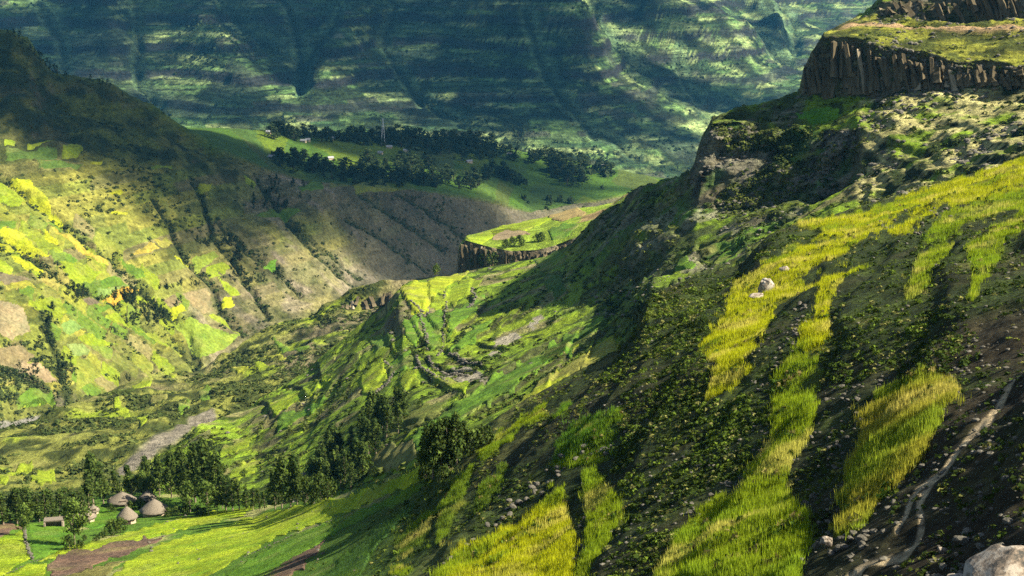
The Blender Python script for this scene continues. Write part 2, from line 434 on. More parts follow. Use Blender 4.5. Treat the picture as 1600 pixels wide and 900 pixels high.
# ------------------------------------------------------------------ terraced spur and stepped basalt cliffs on the right
b0 = [(240, 860, 310), (300, 830, 305), (450, 835, 285), (600, 790, 235), (700, 735, 215), (800, 690, 215), (960, 600, 240), (1010, 545, 260),
      (1200, 430, 300), (1400, 350, 290), (1600, 292, 285), (1800, 240, 285)]
b1 = [(240, 800, 345), (300, 775, 340), (400, 780, 325), (480, 762, 310), (560, 735, 285), (650, 690, 262), (750, 640, 270), (860, 592, 280), (960, 548, 290),
      (1020, 462, 330), (1100, 432, 350), (1200, 385, 360), (1300, 330, 352), (1400, 306, 345), (1500, 276, 335), (1600, 246, 320), (1800, 195, 310)]
b2 = [(240, 745, 410), (300, 715, 410), (400, 690, 410), (480, 660, 400), (560, 622, 385), (650, 600, 362), (700, 585, 365), (780, 560, 368), (860, 530, 378),
      (960, 490, 388), (1020, 430, 388), (1100, 385, 392), (1200, 345, 386), (1300, 310, 380), (1345, 275, 380), (1400, 250, 380), (1500, 220, 375), (1600, 188, 370), (1800, 145, 365)]
b3 = [(240, 730, 425), (285, 705, 420), (312, 692, 420), (380, 672, 432), (400, 655, 440), (480, 610, 445), (560, 552, 455), (622, 525, 445), (630, 520, 440), (660, 525, 430), (700, 505, 445),
      (780, 480, 450), (860, 450, 450), (920, 420, 450), (1000, 370, 428), (1060, 345, 420), (1090, 330, 416), (1200, 330, 406), (1330, 318, 392), (1346, 255, 390), (1400, 220, 390),
      (1500, 196, 392), (1600, 168, 395), (1800, 125, 395)]
b4 = [(240, 722, 432), (285, 700, 430), (312, 680, 430), (380, 655, 452), (400, 642, 460), (480, 590, 485), (560, 524, 498), (600, 500, 500), (624, 468, 490), (640, 460, 505), (700, 458, 525), (780, 442, 530),
      (860, 420, 512), (920, 388, 492), (1000, 332, 466), (1060, 305, 450), (1086, 282, 442), (1094, 240, 445), (1112, 205, 446), (1200, 205, 438), (1250, 205, 434), (1330, 202, 414),
      (1346, 205, 405), (1400, 188, 405), (1500, 172, 405), (1600, 152, 405), (1800, 110, 405)]
b5 = [(240, 718, 436), (285, 692, 440), (310, 668, 440), (380, 645, 470), (470, 585, 500), (560, 508, 520), (600, 480, 522), (622, 452, 530), (640, 441, 560),
      (700, 432, 600), (730, 424, 620), (840, 405, 600), (880, 390, 580), (920, 360, 560), (960, 335, 550), (1000, 300, 515), (1060, 283, 495), (1085, 262, 462),
      (1096, 222, 460), (1112, 192, 460), (1150, 181, 464), (1200, 172, 464), (1245, 152, 456), (1330, 150, 438), (1400, 143, 430), (1500, 138, 420), (1600, 131, 415), (1800, 95, 410)]
lo = [(u, v, d) for u, v, d in b5 if u <= 1245]
b6 = behind(lo, 12, 1.06) + [(1250, 140, 459), (1258, 108, 459), (1268, 78, 456), (1287, 56, 454), (1330, 60, 446), (1400, 72, 436), (1500, 85, 425), (1600, 92, 418), (1800, 62, 410)]
b7 = behind(lo, 60, 1.3) + [(1250, 141, 472), (1262, 100, 478), (1287, 52, 482), (1330, 36, 490), (1400, 36, 490), (1500, 45, 470), (1600, 45, 460), (1800, 20, 450)]
b8 = behind(lo, 100, 1.5) + [(1250, 150, 530), (1287, 55, 530), (1330, 31, 516), (1366, 17, 510), (1400, 22, 500), (1500, 28, 490), (1600, 26, 480), (1800, 5, 470)]
b9 = behind(lo, 120, 1.6) + [(1250, 160, 560), (1287, 60, 560), (1330, 33, 540), (1362, 14, 520), (1380, -4, 516), (1500, -24, 500), (1600, -34, 490), (1800, -60, 480)]
b10 = behind(lo, 150, 1.8) + [(1250, 190, 640), (1287, 90, 640), (1330, 50, 630), (1362, 10, 620), (1380, -18, 610), (1500, -50, 600), (1600, -62, 590), (1800, -90, 580)]
b11 = behind(lo, 190, 2.1) + [(1250, 230, 760), (1380, 60, 740), (1500, 30, 740), (1600, 10, 740), (1800, -20, 740)]
B = Layer(240, 1790, 670, [b0, b1, b2, b3, b4, b5, b6, b7, b8, b9, b10, b11], [20, 110, 75, 55, 40, 50, 22, 12, 14, 6, 8], 9)
P = B.P
up_cliff = sstep(1240, 1275, B.U)                                    # stepped bluff side
low_cliff = sstep(1060, 1100, B.U) * (1 - sstep(1325, 1355, B.U))
rows = np.arange(P.shape[0])[:, None]
def band(a, b):
    return (((rows >= B.row_of[a]) & (rows < B.row_of[b])) * np.ones(P.shape[1])).astype(float)
cl_low = band(3, 4) * low_cliff
cl_up = band(5, 6) * up_cliff
cl_top = band(8, 9) * sstep(1350, 1385, B.U)
knoll = band(3, 4) * ((B.U > 285) & (B.U < 330)) + band(3, 4) * ((B.U > 600) & (B.U < 660))
ridge = sstep(860, 1000, B.U + (450 - B.V) * 0.4) * (1 - up_cliff)
talus = sstep(1335, 1350, B.U)
terr_m = (1 - sstep(880, 1000, B.U)) * (rows < B.row_of[5])
disp = 2.2 * fbm(P, 45, 3, 31) + 0.9 * fbm(P, 11, 4, 32) + 0.28 * fbm(P, 3, 3, 33)
disp = disp * (0.75 + 0.9 * ridge + 0.5 * talus) + ridge * 1.8 * sstep(0.1, 0.5, fbm(P, 13, 3, 143, ridged=True))
frB = (P[..., 2] + P[..., 0] * 0.05) / 3.0 + 1.5 * fbm(P, 38, 4, 34); frB = frB - np.floor(frB)
disp += terr_m * 0.3 * sstep(-0.3, 0.2, fbm(P, 45, 2, 37)) * (sstep(0.72, 1.0, frB) - frB) + talus * 1.4 * (sstep(0.6, 1, frB) - frB)
# hand-traced terrace edges: the uphill side stands above the downhill side
TERR = [[(634,464),(640,475),(649,486)], [(670,450),(671,465),(664,482)], [(700,457),(694,475),(694,495),(697,515),(692,540)], [(642,495),(650,512),(657,527),(667,542),(665,550)],
        [(665,485),(672,500),(680,512),(690,517)], [(735,445),(732,460),(740,470),(762,457)], [(650,562),(657,577),(675,595),(692,606)], [(666,557),(672,570),(695,580),(720,587),(735,586)],
        [(700,547),(707,557),(725,570),(752,579)], [(752,535),(767,542),(784,547)], [(602,580),(590,597),(567,612)], [(405,632),(417,635),(422,650),(417,662)], [(470,635),(455,650),(437,660),(430,672)],
        [(440,670),(425,677),(414,690)], [(450,605),(472,607),(475,617)], [(497,575),(500,597),(495,617)], [(407,645),(390,660),(375,668)], [(900,528),(880,565),(862,590)], [(947,512),(935,530),(922,552)],
        [(955,498),(900,520),(830,560),(760,602),(735,618)], [(945,526),(880,562),(800,610),(742,640)], [(870,535),(790,582),(720,622)], [(700,640),(660,655),(620,668)], [(560,560),(530,590),(510,620)], [(545,610),(520,640),(480,670)],
        [(640,600),(625,625),(600,640)], [(395,705),(430,690),(470,672)], [(360,735),(400,715),(450,700)], [(520,560),(500,585),(470,600)], [(600,520),(612,545),(600,560)], [(760,470),(742,492),(715,512)], [(785,490),(765,515),(745,525)], [(820,470),(800,495),(785,505)]]
riser = np.zeros(P.shape[:2]); ju_ = 1.5 * vnoise(B.U / 10, B.V / 10, seed=71); jv_ = 1.5 * vnoise(B.U / 10 + 33, B.V / 10, seed=72)
vis = rows < B.row_of[5]
for pts in TERR:
    best = np.full(P.shape[:2], 1e9); side = np.zeros(P.shape[:2])
    for (x0, y0), (x1, y1) in zip(pts[:-1], pts[1:]):
        dx, dy = x1 - x0, y1 - y0
        X, Y = B.U + ju_ - x0, B.V + jv_ - y0
        t = np.clip((X * dx + Y * dy) / (dx * dx + dy * dy), 0, 1)
        d_ = np.hypot(X - t * dx, Y - t * dy); sd_ = np.sign(dx * Y - dy * X)
        if dx < 0 or (dx == 0 and dy < 0): sd_ = -sd_
        side = np.where(d_ < best, sd_, side); best = np.minimum(best, d_)
    fall_ = np.exp(-best / 12.0) * (best < 40) * vis
    disp = disp - 0.55 * side * np.clip(best / 1.6, 0, 1) * fall_
    riser = np.maximum(riser, np.exp(-(best / 1.7) ** 2) * vis)
P[..., 2] += disp + up_cliff * (1.6 * fbm(P, 10, 4, 39) + 0.5 * fbm(P, 3, 2, 40))
frL = P[..., 2] / 9.0 + 0.6 * fbm(P, 20, 3, 140); frL = frL - np.floor(frL)
cliff_any = np.clip(cl_low + cl_up + cl_top, 0, 1)
hor = B.base / np.linalg.norm(B.base[..., :2], axis=-1, keepdims=True); hor[..., 2] = 0
P += hor * (cl_up * (2.0 * fbm(P, 7, 3, 35, stretch=(1, 1, 0.15)) + 0.8 * fbm(P, 2, 2, 36, stretch=(1, 1, 0.1))) + cl_top * 1.2 * fbm(P, 6, 3, 35) + cl_low * (8.0 * fbm(P, 24, 4, 48, stretch=(1, 1, 0.6)) + 3.5 * fbm(P, 7, 3, 49) + 5.0 * (sstep(0.4, 0.9, frL) - frL)))[..., None]
N = B.normals(); steep = 1 - np.clip(N[..., 2], 0, 1)
nb = fbm(P, 26, 4, 41); nf = fbm(P, 6, 4, 42)
col = np.broadcast_to(np.array((0.150, 0.230, 0.014)), P.shape).copy()
col = mixc(col, LIME, sstep(0.05, 0.4, nb) * 0.8)
col = mixc(col, SCR, sstep(0.10, 0.28, nf) * 0.8)
col = mixc(col, (0.21, 0.18, 0.08), sstep(0.12, 0.35, fbm(P, 15, 4, 43)) * 0.8)
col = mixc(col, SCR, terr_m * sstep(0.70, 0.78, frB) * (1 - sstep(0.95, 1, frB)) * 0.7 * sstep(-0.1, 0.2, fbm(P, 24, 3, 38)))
col = mixc(col, (0.045, 0.058, 0.018), ridge * sstep(-0.5, 0.0, nf) * 0.9)
col = mixc(col, GRN, ridge * sstep(0.2, 0.35, fbm(P, 30, 3, 44)) * 0.6)
col = mixc(col, (0.36, 0.33, 0.13), talus * (rows < B.row_of[5]) * sstep(-0.3, 0.1, nf))
col = mixc(col, SCR, talus * (rows < B.row_of[5]) * sstep(0.08, 0.22, fbm(P, 9, 4, 45)))
ledge = (band(6, 8)) * up_cliff
col = mixc(col, (0.20, 0.20, 0.025), ledge * 0.9)
col = mixc(col, SCR, ledge * sstep(-0.12, 0.12, fbm(P, 7, 4, 46)) * 0.85)
col = mixc(col, (0.30, 0.20, 0.10), (1 - sstep(1.5, 3.5, np.abs(rows - B.row_of[7]) + 2 * nf)) * sstep(1290, 1330, B.U))
col = mixc(col, RCK, np.clip(cliff_any + knoll * 0.8 + sstep(0.38, 0.55, steep) * 0.6 * (1 - terr_m), 0, 1) * 0.9)
col = mixc(col, SCR, cliff_any * sstep(0.0, 0.25, fbm(P, 4, 3, 47, stretch=(1, 1, 0.4))) * 0.6)
crack = fbm(P, 7, 4, 144, stretch=(1, 1, 0.25))
col = mixc(col, (0.16, 0.145, 0.095), cl_low * sstep(-0.1, 0.3, crack) * 0.9)
col = mixc(col, (0.02, 0.02, 0.012), cl_low * sstep(0.08, 0.3, -crack))
col = mixc(col, (0.19, 0.18, 0.11), ridge * sstep(0.12, 0.35, fbm(P, 9, 4, 145)) * 0.75)  # pale patches paint the sunlit bits of the crags into the colour
col = mixc(col, DGR, cl_low * sstep(0.05, 0.3, fbm(P, 14, 3, 141)) * 0.8)
col = mixc(col, (0.17, 0.155, 0.11), cliff_any * sstep(0.15, 0.4, fbm(P, 5, 4, 142, stretch=(1, 1, 0.3))) * 0.7)
WHITE_BANK = [[(690,590),(720,575),(752,585),(765,598),(735,602),(700,598)], [(778,520),(805,512),(818,525),(790,540),(770,545)], [(760,555),(780,548),(785,556),(765,562)], [(820,505),(845,485),(850,492),(830,510)]]
for poly in WHITE_BANK:
    w = vnoise(B.U / 6, B.V / 6, seed=3) * 4
    col[inpoly(B.U + w, B.V + w, poly) & (rows <= B.row_of[4])] = (0.27, 0.24, 0.17)
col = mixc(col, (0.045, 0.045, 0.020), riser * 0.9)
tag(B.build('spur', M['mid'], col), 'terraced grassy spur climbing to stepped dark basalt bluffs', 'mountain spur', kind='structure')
B_FIELDS = [
 ([(622,452),(660,440),(710,433),(735,425),(720,440),(690,455),(672,470),(668,482),(645,488),(635,470)], (0.26, 0.30, 0.014)),
 ([(672,470),(700,452),(735,436),(760,440),(725,462),(700,475),(675,480)], LIME),
 ([(630,495),(650,488),(655,505),(660,525),(650,540),(632,525)], GRN),
 ([(655,492),(690,480),(692,510),(685,545),(672,545),(660,520)], GRN),
 ([(700,490),(740,462),(760,462),(740,485),(710,510),(698,530)], GRN),
 ([(705,540),(740,510),(770,490),(760,512),(725,540),(700,548)], GRN),
 ([(565,590),(590,565),(605,560),(600,595),(580,615),(566,612)], LIME),
 ([(610,560),(640,545),(650,560),(625,580),(605,590)], GRN),
 ([(575,530),(610,515),(618,530),(590,550)], (0.09, 0.16, 0.02)),
 ([(620,590),(650,575),(655,600),(630,615)], LIME),
 ([(672,580),(700,595),(735,605),(728,620),(700,612),(680,600)], LIME),
 ([(640,680),(700,640),(760,600),(830,560),(900,520),(960,500),(945,525),(880,560),(800,608),(740,640),(700,665),(650,700)], GRN),
 ([(905,560),(940,535),(972,535),(960,553),(920,572),(868,600),(790,640),(830,605)], (0.27, 0.30, 0.018)),
 ([(900,530),(945,505),(965,502),(950,515),(915,540),(890,560)], LIME),
 ([(840,560),(880,535),(900,530),(880,555),(850,575)], OLV),
 ([(345,705),(370,695),(400,682),(398,690),(375,705),(345,715)], LIME),
 ([(365,610),(400,590),(440,580),(452,572),(420,598),(385,620)], (0.27, 0.32, 0.02)),
 ([(420,640),(450,620),(500,600),(520,590),(490,615),(450,640),(425,655)], LIME),
 ([(430,660),(470,640),(510,620),(500,640),(460,665),(435,675)], GRN),
 ([(355,740),(380,725),(410,715),(400,735),(370,755)], LIME),
 ([(590,660),(640,640),(700,630),(690,645),(640,665),(600,690)], OLV),
 ([(585,700),(620,690),(650,680),(655,710),(600,730),(570,740)], (0.17, 0.16, 0.05)),
 ([(1240,190),(1275,170),(1310,165),(1312,175),(1295,188),(1262,195)], (0.09, 0.22, 0.012)),
 ([(1230,250),(1262,235),(1290,230),(1280,245),(1240,262)], DGR),
 ([(1130,215),(1165,195),(1185,192),(1170,205),(1150,215)], DGR),
 ([(835,405),(862,395),(885,393),(878,425),(850,420)], (0.12, 0.20, 0.02)),
 ([(845,425),(878,428),(885,455),(870,465),(855,450)], DGR),
 ([(1055,425),(1075,418),(1085,428),(1060,438)], GRN), ([(1080,400),(1140,385),(1160,392),(1110,410)], DGR),
 ([(1110,412),(1150,398),(1175,400),(1150,415),(1120,425)], GRN),
]
for k, (poly, c) in enumerate(B_FIELDS):
    B.patch(poly, np.array(c) * 0.8 + np.array((0.02, 0.03, 0.002)), M['crop'], 0.30, seed=k + 60, vary=0.35, wob=5)

# ------------------------------------------------------------------ knolls and stream bed in the valley below the spur
c0 = [(-200, 850, 340), (0, 835, 335), (150, 825, 335), (300, 805, 380), (400, 740, 470), (500, 660, 530), (600, 580, 580), (720, 500, 640)]
c1 = [(-200, 795, 420), (0, 775, 425), (100, 750, 440), (200, 715, 470), (250, 692, 500), (300, 680, 520), (400, 640, 570), (500, 590, 605), (600, 540, 640), (720, 480, 680)]
c2 = [(-200, 740, 500), (0, 730, 500), (100, 700, 525), (200, 665, 570), (300, 635, 600), (400, 592, 640), (500, 550, 670), (600, 515, 690), (720, 470, 720)]
c3 = [(-200, 700, 560), (0, 696, 560), (60, 676, 580), (130, 645, 610), (200, 627, 630), (300, 603, 665), (400, 556, 700), (480, 526, 720), (505, 514, 742), (530, 495, 752), (560, 490, 755), (610, 482, 755), (720, 455, 760)]
c4 = [(-200, 692, 590), (0, 683, 590), (60, 663, 600), (100, 645, 618), (130, 624, 640), (165, 607, 660), (250, 599, 690), (300, 582, 710), (350, 548, 730), (390, 524, 745),
      (450, 505, 760), (490, 499, 768), (505, 485, 768), (530, 466, 768), (555, 452, 768), (610, 443, 770), (720, 430, 780)]
C = Layer(-190, 720, 400, [c0, c1, c2, c3, c4, behind(c4, 25, 1.06), behind(c4, 80, 1.2)], [40, 55, 45, 35, 8, 10], 4)
P = C.P
amp = sstep(0, 60, np.arange(P.shape[0])[:, None] * np.ones(P.shape[1]))
P[..., 2] += amp * (7 * fbm(P, 70, 3, 51, ridged=True) + 4.5 * fbm(P, 24, 4, 52) + 1.8 * fbm(P, 8, 3, 53)) - 2.0
STREAM = [(190, 725), (215, 712), (245, 698), (275, 690), (300, 672), (330, 660)]
sd = linedist(C.U, C.V, STREAM)
nf = fbm(P, 10, 4, 55); nb = fbm(P, 45, 3, 56)
col = np.broadcast_to(np.array((0.175, 0.185, 0.035)), P.shape).copy()
col = mixc(col, (0.17, 0.145, 0.07), sstep(0.0, 0.3, nb))
col = mixc(col, LIME, sstep(0.12, 0.3, fbm(P, 30, 3, 57)) * 0.8)
col = mixc(col, SCR, sstep(-0.02, 0.18, nf) * 0.85)
st = 1 - sstep(5, 11, sd + 5 * nf)
col = mixc(col, (0.17, 0.15, 0.11), st)
col = mixc(col, SCR, ((C.U > 495) & (C.U < 625) & (C.V < 500) & (C.V > 455)) * sstep(-0.3, 0.1, nf) * 0.8)
tag(C.build('valley_knolls', M['valley'], col), 'scrubby knolls and stream bed in the valley below the spur', 'hills', kind='structure')
C_FIELDS = [
 ([(5,745),(30,730),(52,722),(55,728),(40,738),(10,752),(0,752)], LIME), ([(48,738),(60,728),(85,725),(88,738),(70,748),(48,745)], LIME),
 ([(178,640),(190,635),(205,655),(195,660)], LIME), ([(215,668),(230,665),(235,672),(218,680)], LIME), ([(232,640),(250,625),(262,635),(245,650)], (0.2, 0.2, 0.05)),
 ([(278,648),(298,640),(300,648),(282,656)], GRN), ([(310,630),(330,620),(328,635),(312,642)], GRN),
 ([(360,570),(378,567),(392,586),(378,592),(368,585)], (0.27, 0.30, 0.02)), ([(392,565),(415,577),(422,580),(405,582)], LIME),
 ([(410,548),(425,555),(450,572),(440,575),(418,562)], (0.25, 0.27, 0.03)), ([(425,528),(440,532),(460,550),(485,555),(488,562),(460,562),(440,548)], GRN),
 ([(205,600),(250,592),(290,580),(285,588),(240,602),(210,610)], LIME),
]
for k, (poly, c) in enumerate(C_FIELDS):
    C.patch(poly, np.array(c) * 0.75 + np.array((0.03, 0.03, 0.004)), M['crop'], 0.4, seed=k + 110, wob=4)

# ------------------------------------------------------------------ flat-topped mesa behind the spur
d0 = [(690, 470, 640), (760, 440, 640), (860, 420, 640), (960, 380, 640), (1040, 345, 640)]
d1 = [(690, 440, 690), (712, 428, 690), (760, 418, 688), (820, 410, 685), (880, 398, 680), (960, 350, 676), (1040, 320, 670)]
d2 = [(690, 436, 700), (712, 424, 695), (718, 385, 693), (728, 375, 691), (760, 384, 689), (800, 392, 686), (840, 390, 686), (880, 380, 684), (960, 345, 680), (1040, 315, 676)]
d3 = [(690, 436, 730), (712, 424, 725), (718, 384, 725), (728, 371, 720), (780, 368, 720), (850, 362, 720), (920, 345, 720), (960, 333, 720), (1040, 305, 720)]
d4 = [(690, 436, 760), (712, 424, 760), (718, 383, 760), (730, 368, 765), (770, 357, 780), (820, 346, 795), (870, 334, 805), (900, 325, 812), (930, 323, 815), (958, 317, 815), (975, 305, 815), (1000, 291, 815), (1040, 280, 815)]
Dm = Layer(690, 1040, 220, [d0, d1, d2, d3, d4, behind(d4, 20, 1.1), behind(d4, 60, 1.3)], [14, 34, 20, 34, 8, 8], 4)
P = Dm.P
rows = np.arange(P.shape[0])[:, None]
cl_m = ((rows >= Dm.row_of[1]) & (rows < Dm.row_of[2])) * np.ones(P.shape[1])
P[..., 2] += (1 - cl_m) * (0.9 * fbm(P, 30, 3, 71) + 0.3 * fbm(P, 8, 3, 72))
hor = Dm.base / np.linalg.norm(Dm.base[..., :2], axis=-1, keepdims=True); hor[..., 2] = 0
P += hor * (cl_m * 3.0 * fbm(P, 9, 3, 73, stretch=(1, 1, 0.12)))[..., None]
col = np.broadcast_to(np.array((0.17, 0.24, 0.02)), P.shape).copy()
nb = fbm(P, 22, 4, 74)
col = mixc(col, (0.24, 0.17, 0.07), sstep(0.05, 0.2, nb) * (Dm.V < 372) * (Dm.U > 750))
col = mixc(col, (0.24, 0.19, 0.12), cl_m * 0.95)
col = mixc(col, SCR, ((rows < Dm.row_of[1]) * np.ones(P.shape[1])) * sstep(-0.3, 0.1, nb))
tag(Dm.build('mesa', M['mid'], col), 'small flat-topped grassy mesa with a lit cliff rim', 'mesa', kind='structure')
for k, (poly, c) in enumerate([([(728,373),(780,356),(830,344),(870,340),(820,362),(790,362),(770,372),(750,380)], LIME),
                               ([(765,362),(800,358),(830,365),(800,372),(770,374)], BRN), ([(855,360),(880,350),(905,352),(890,368),(862,376)], GRN),
                               ([(860,332),(905,325),(915,335),(880,345),(855,343)], (0.25, 0.19, 0.07))]):
    Dm.patch(poly, c, M['crop'], 0.4, seed=k + 140)

# ------------------------------------------------------------------ cultivated valley side with the wooded plateau
e0 = [(-200, 708, 770), (0, 690, 790), (100, 662, 830), (200, 622, 900), (300, 600, 930), (400, 562, 980), (500, 522, 1030), (600, 470, 1130), (700, 442, 1250), (800, 402, 1400), (1000, 362, 1600), (1150, 345, 1700)]
e1 = [(-200, 600, 825), (0, 600, 830), (100, 570, 880), (200, 545, 940), (300, 525, 980), (400, 490, 1030), (500, 450, 1085), (600, 420, 1180), (700, 390, 1300), (830, 368, 1430), (1000, 340, 1620), (1150, 325, 1720)]
e2 = [(-200, 420, 930), (0, 420, 935), (100, 410, 960), (200, 400, 1000), (300, 385, 1050), (400, 370, 1100), (500, 360, 1150), (600, 350, 1240), (700, 345, 1340), (830, 345, 1460), (1000, 325, 1640), (1150, 312, 1730)]
e3 = [(-200, 262, 1040), (0, 255, 1050), (100, 250, 1070), (200, 250, 1100), (300, 262, 1140), (400, 290, 1160), (500, 305, 1180), (600, 312, 1265), (700, 318, 1355), (830, 337, 1470), (1000, 312, 1650), (1150, 305, 1740)]
e4 = [(-200, -40, 1300), (-60, 25, 1270), (0, 48, 1250), (20, 50, 1248), (45, 62, 1245), (62, 88, 1240), (84, 117, 1235), (100, 122, 1233), (140, 124, 1230), (175, 133, 1225), (200, 148, 1220), (240, 163, 1217), (275, 187, 1215), (330, 225, 1205), (420, 262, 1205), (480, 283, 1215), (560, 288, 1240),
      (640, 295, 1300), (700, 303, 1373), (760, 312, 1420), (830, 332, 1480), (900, 318, 1560), (1000, 300, 1660), (1150, 300, 1750)]
e5 = [(-200, 10, 1450), (0, 95, 1420), (130, 150, 1380), (270, 200, 1340), (330, 212, 1340), (420, 240, 1380), (480, 255, 1400), (560, 262, 1450), (640, 265, 1500), (700, 268, 1530), (760, 276, 1560), (830, 295, 1620), (1000, 285, 1740), (1150, 297, 1800)]
e6 = [(-200, 60, 1600), (0, 140, 1560), (200, 190, 1530), (300, 198, 1520), (330, 199, 1520), (420, 203, 1600), (560, 208, 1740), (640, 213, 1780), (760, 226, 1820), (830, 239, 1840), (900, 253, 1840), (1000, 273, 1830), (1150, 295, 1880)]
E = Layer(-190, 1150, 570, [e0, e1, e2, e3, e4, e5, e6, behind(e6, 40, 1.12), behind(e6, 130, 1.35)], [60, 85, 75, 60, 30, 26, 8, 8], 6)
P = E.P
rows = np.arange(P.shape[0])[:, None] * np.ones(P.shape[1])
flank = (1 - sstep(E.row_of[4] - 8, E.row_of[4] + 4, rows))
mount = flank * (1 - sstep(330, 430, E.U)) * sstep(E.row_of[3] - 10, E.row_of[3] + 15, rows)
P[..., 2] += flank * (7 * fbm(P, 120, 3, 81) + 2.6 * fbm(P, 30, 4, 82) + 1.3 * fbm(P, 9, 3, 83)) * sstep(0, 30, rows) + mount * (12 * fbm(P, 45, 4, 84) + 5 * fbm(P, 14, 3, 88))
P[..., 2] += (1 - flank) * (2.5 * fbm(P, 140, 3, 85) + 0.4 * fbm(P, 20, 3, 86))
GULLIES = [([(0,277),(28,297),(60,325),(100,355),(128,372),(140,390),(175,402),(182,420),(205,440),(230,462),(262,490),(290,515),(300,540),(305,565),(310,580)], 4, 9),
           ([(0,372),(35,392),(70,415),(95,432),(130,450),(175,470),(205,500),(230,520),(265,530),(290,560),(305,572)], 4, 8),
           ([(235,300),(262,345),(275,380),(292,410),(320,435),(335,455),(342,490),(360,505),(378,522)], 3, 8),
           ([(300,270),(320,320),(330,365),(345,390),(370,420),(400,470),(420,500)], 3, 8), ([(400,270),(440,330),(480,380),(520,420),(560,450)], 3, 6),
           ([(540,340),(600,370),(640,400),(665,420)], 3, 7), ([(340,340),(380,385),(430,420),(470,460)], 3, 6),
           ([(0,560),(40,590),(70,610),(95,640),(105,670)], 5, 8), ([(60,470),(75,520),(90,560),(100,600),(108,640)], 6, 6),
           ([(450,340),(520,400),(560,430)], 3, 5), ([(560,300),(640,350),(690,390)], 3, 5), ([(620,300),(700,350),(740,380)], 3, 5)]
gul = np.zeros(E.U.shape)
for pts, wpx, dep in GULLIES:
    dd = linedist(E.U + 3 * vnoise(E.U / 12, E.V / 12, seed=5), E.V + 3 * vnoise(E.U / 12 + 9, E.V / 12, seed=6), pts)
    g = np.exp(-(dd / (wpx * 1.5)) ** 2); P[..., 2] -= dep * 0.6 * g * flank
    gul = np.maximum(gul, np.exp(-(dd / wpx) ** 2))
frE = terrace(P, 5.0, 0.22, 87, 60) * flank
N = E.normals(); steep = 1 - np.clip(N[..., 2], 0, 1)
nb = fbm(P, 90, 4, 91); nf = fbm(P, 14, 4, 92)
pw_c, pfr, pfx = patchwork(P, 7.0, 48, [OLV, (0.19, 0.22, 0.03), (0.27, 0.26, 0.04), (0.15, 0.20, 0.03), BRN, (0.23, 0.20, 0.07), (0.20, 0.24, 0.03), (0.32, 0.29, 0.05)], 93)
col = np.broadcast_to(np.array((0.20, 0.21, 0.04)), P.shape).copy()
col = col * 0.45 + pw_c * 0.55
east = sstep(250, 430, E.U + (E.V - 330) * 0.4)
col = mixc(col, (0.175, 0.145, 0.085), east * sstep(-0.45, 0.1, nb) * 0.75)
streak = fbm(P, 16, 4, 94, stretch=(0.5, 1.2, 0.25))
col = mixc(col, (0.27, 0.22, 0.15), sstep(0.12, 0.35, streak) * sstep(0.0, 0.3, nb + east * 0.4 - 0.1) * 0.8)
col = mixc(col, SCR, sstep(0.08, 0.28, nf) * 0.55 * flank)
col = mixc(col, SCR, sstep(0.5, 0.6, frE) * (1 - sstep(0.9, 1.0, frE)) * 0.3 * sstep(-0.2, 0.1, fbm(P, 40, 3, 95)))
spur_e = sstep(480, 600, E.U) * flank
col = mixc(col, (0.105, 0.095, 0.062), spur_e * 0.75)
col = mixc(col, SCR, mount * (0.55 + 0.4 * sstep(-0.2, 0.2, nf)))
col = mixc(col, RCK, mount * sstep(0.4, 0.6, steep) * 0.6)
col = mixc(col, SCR, gul * 0.8 * flank)
plat = (1 - flank)
pc, _, pfx2 = patchwork(P * np.array([1, 1, 8]), 60, 90, [GRN, (0.12, 0.20, 0.03), LIME, (0.09, 0.16, 0.03), GRN, OLV], 96)
col = col * (1 - plat[..., None]) + (pc * 0.6 + np.array(GRN) * 0.4) * 0.62 * plat[..., None]
rv = linedist(E.U, E.V, [(-150, 690), (0, 668), (40, 660), (88, 650), (105, 640)])
col = mixc(col, (0.20, 0.19, 0.16), 1 - sstep(3, 6, rv + 3 * nf))
tag(E.build('valley_side', M['valley'], col * 0.85), 'cultivated valley side patched with small fields, rising to a wooded plateau', 'hillside', kind='structure')
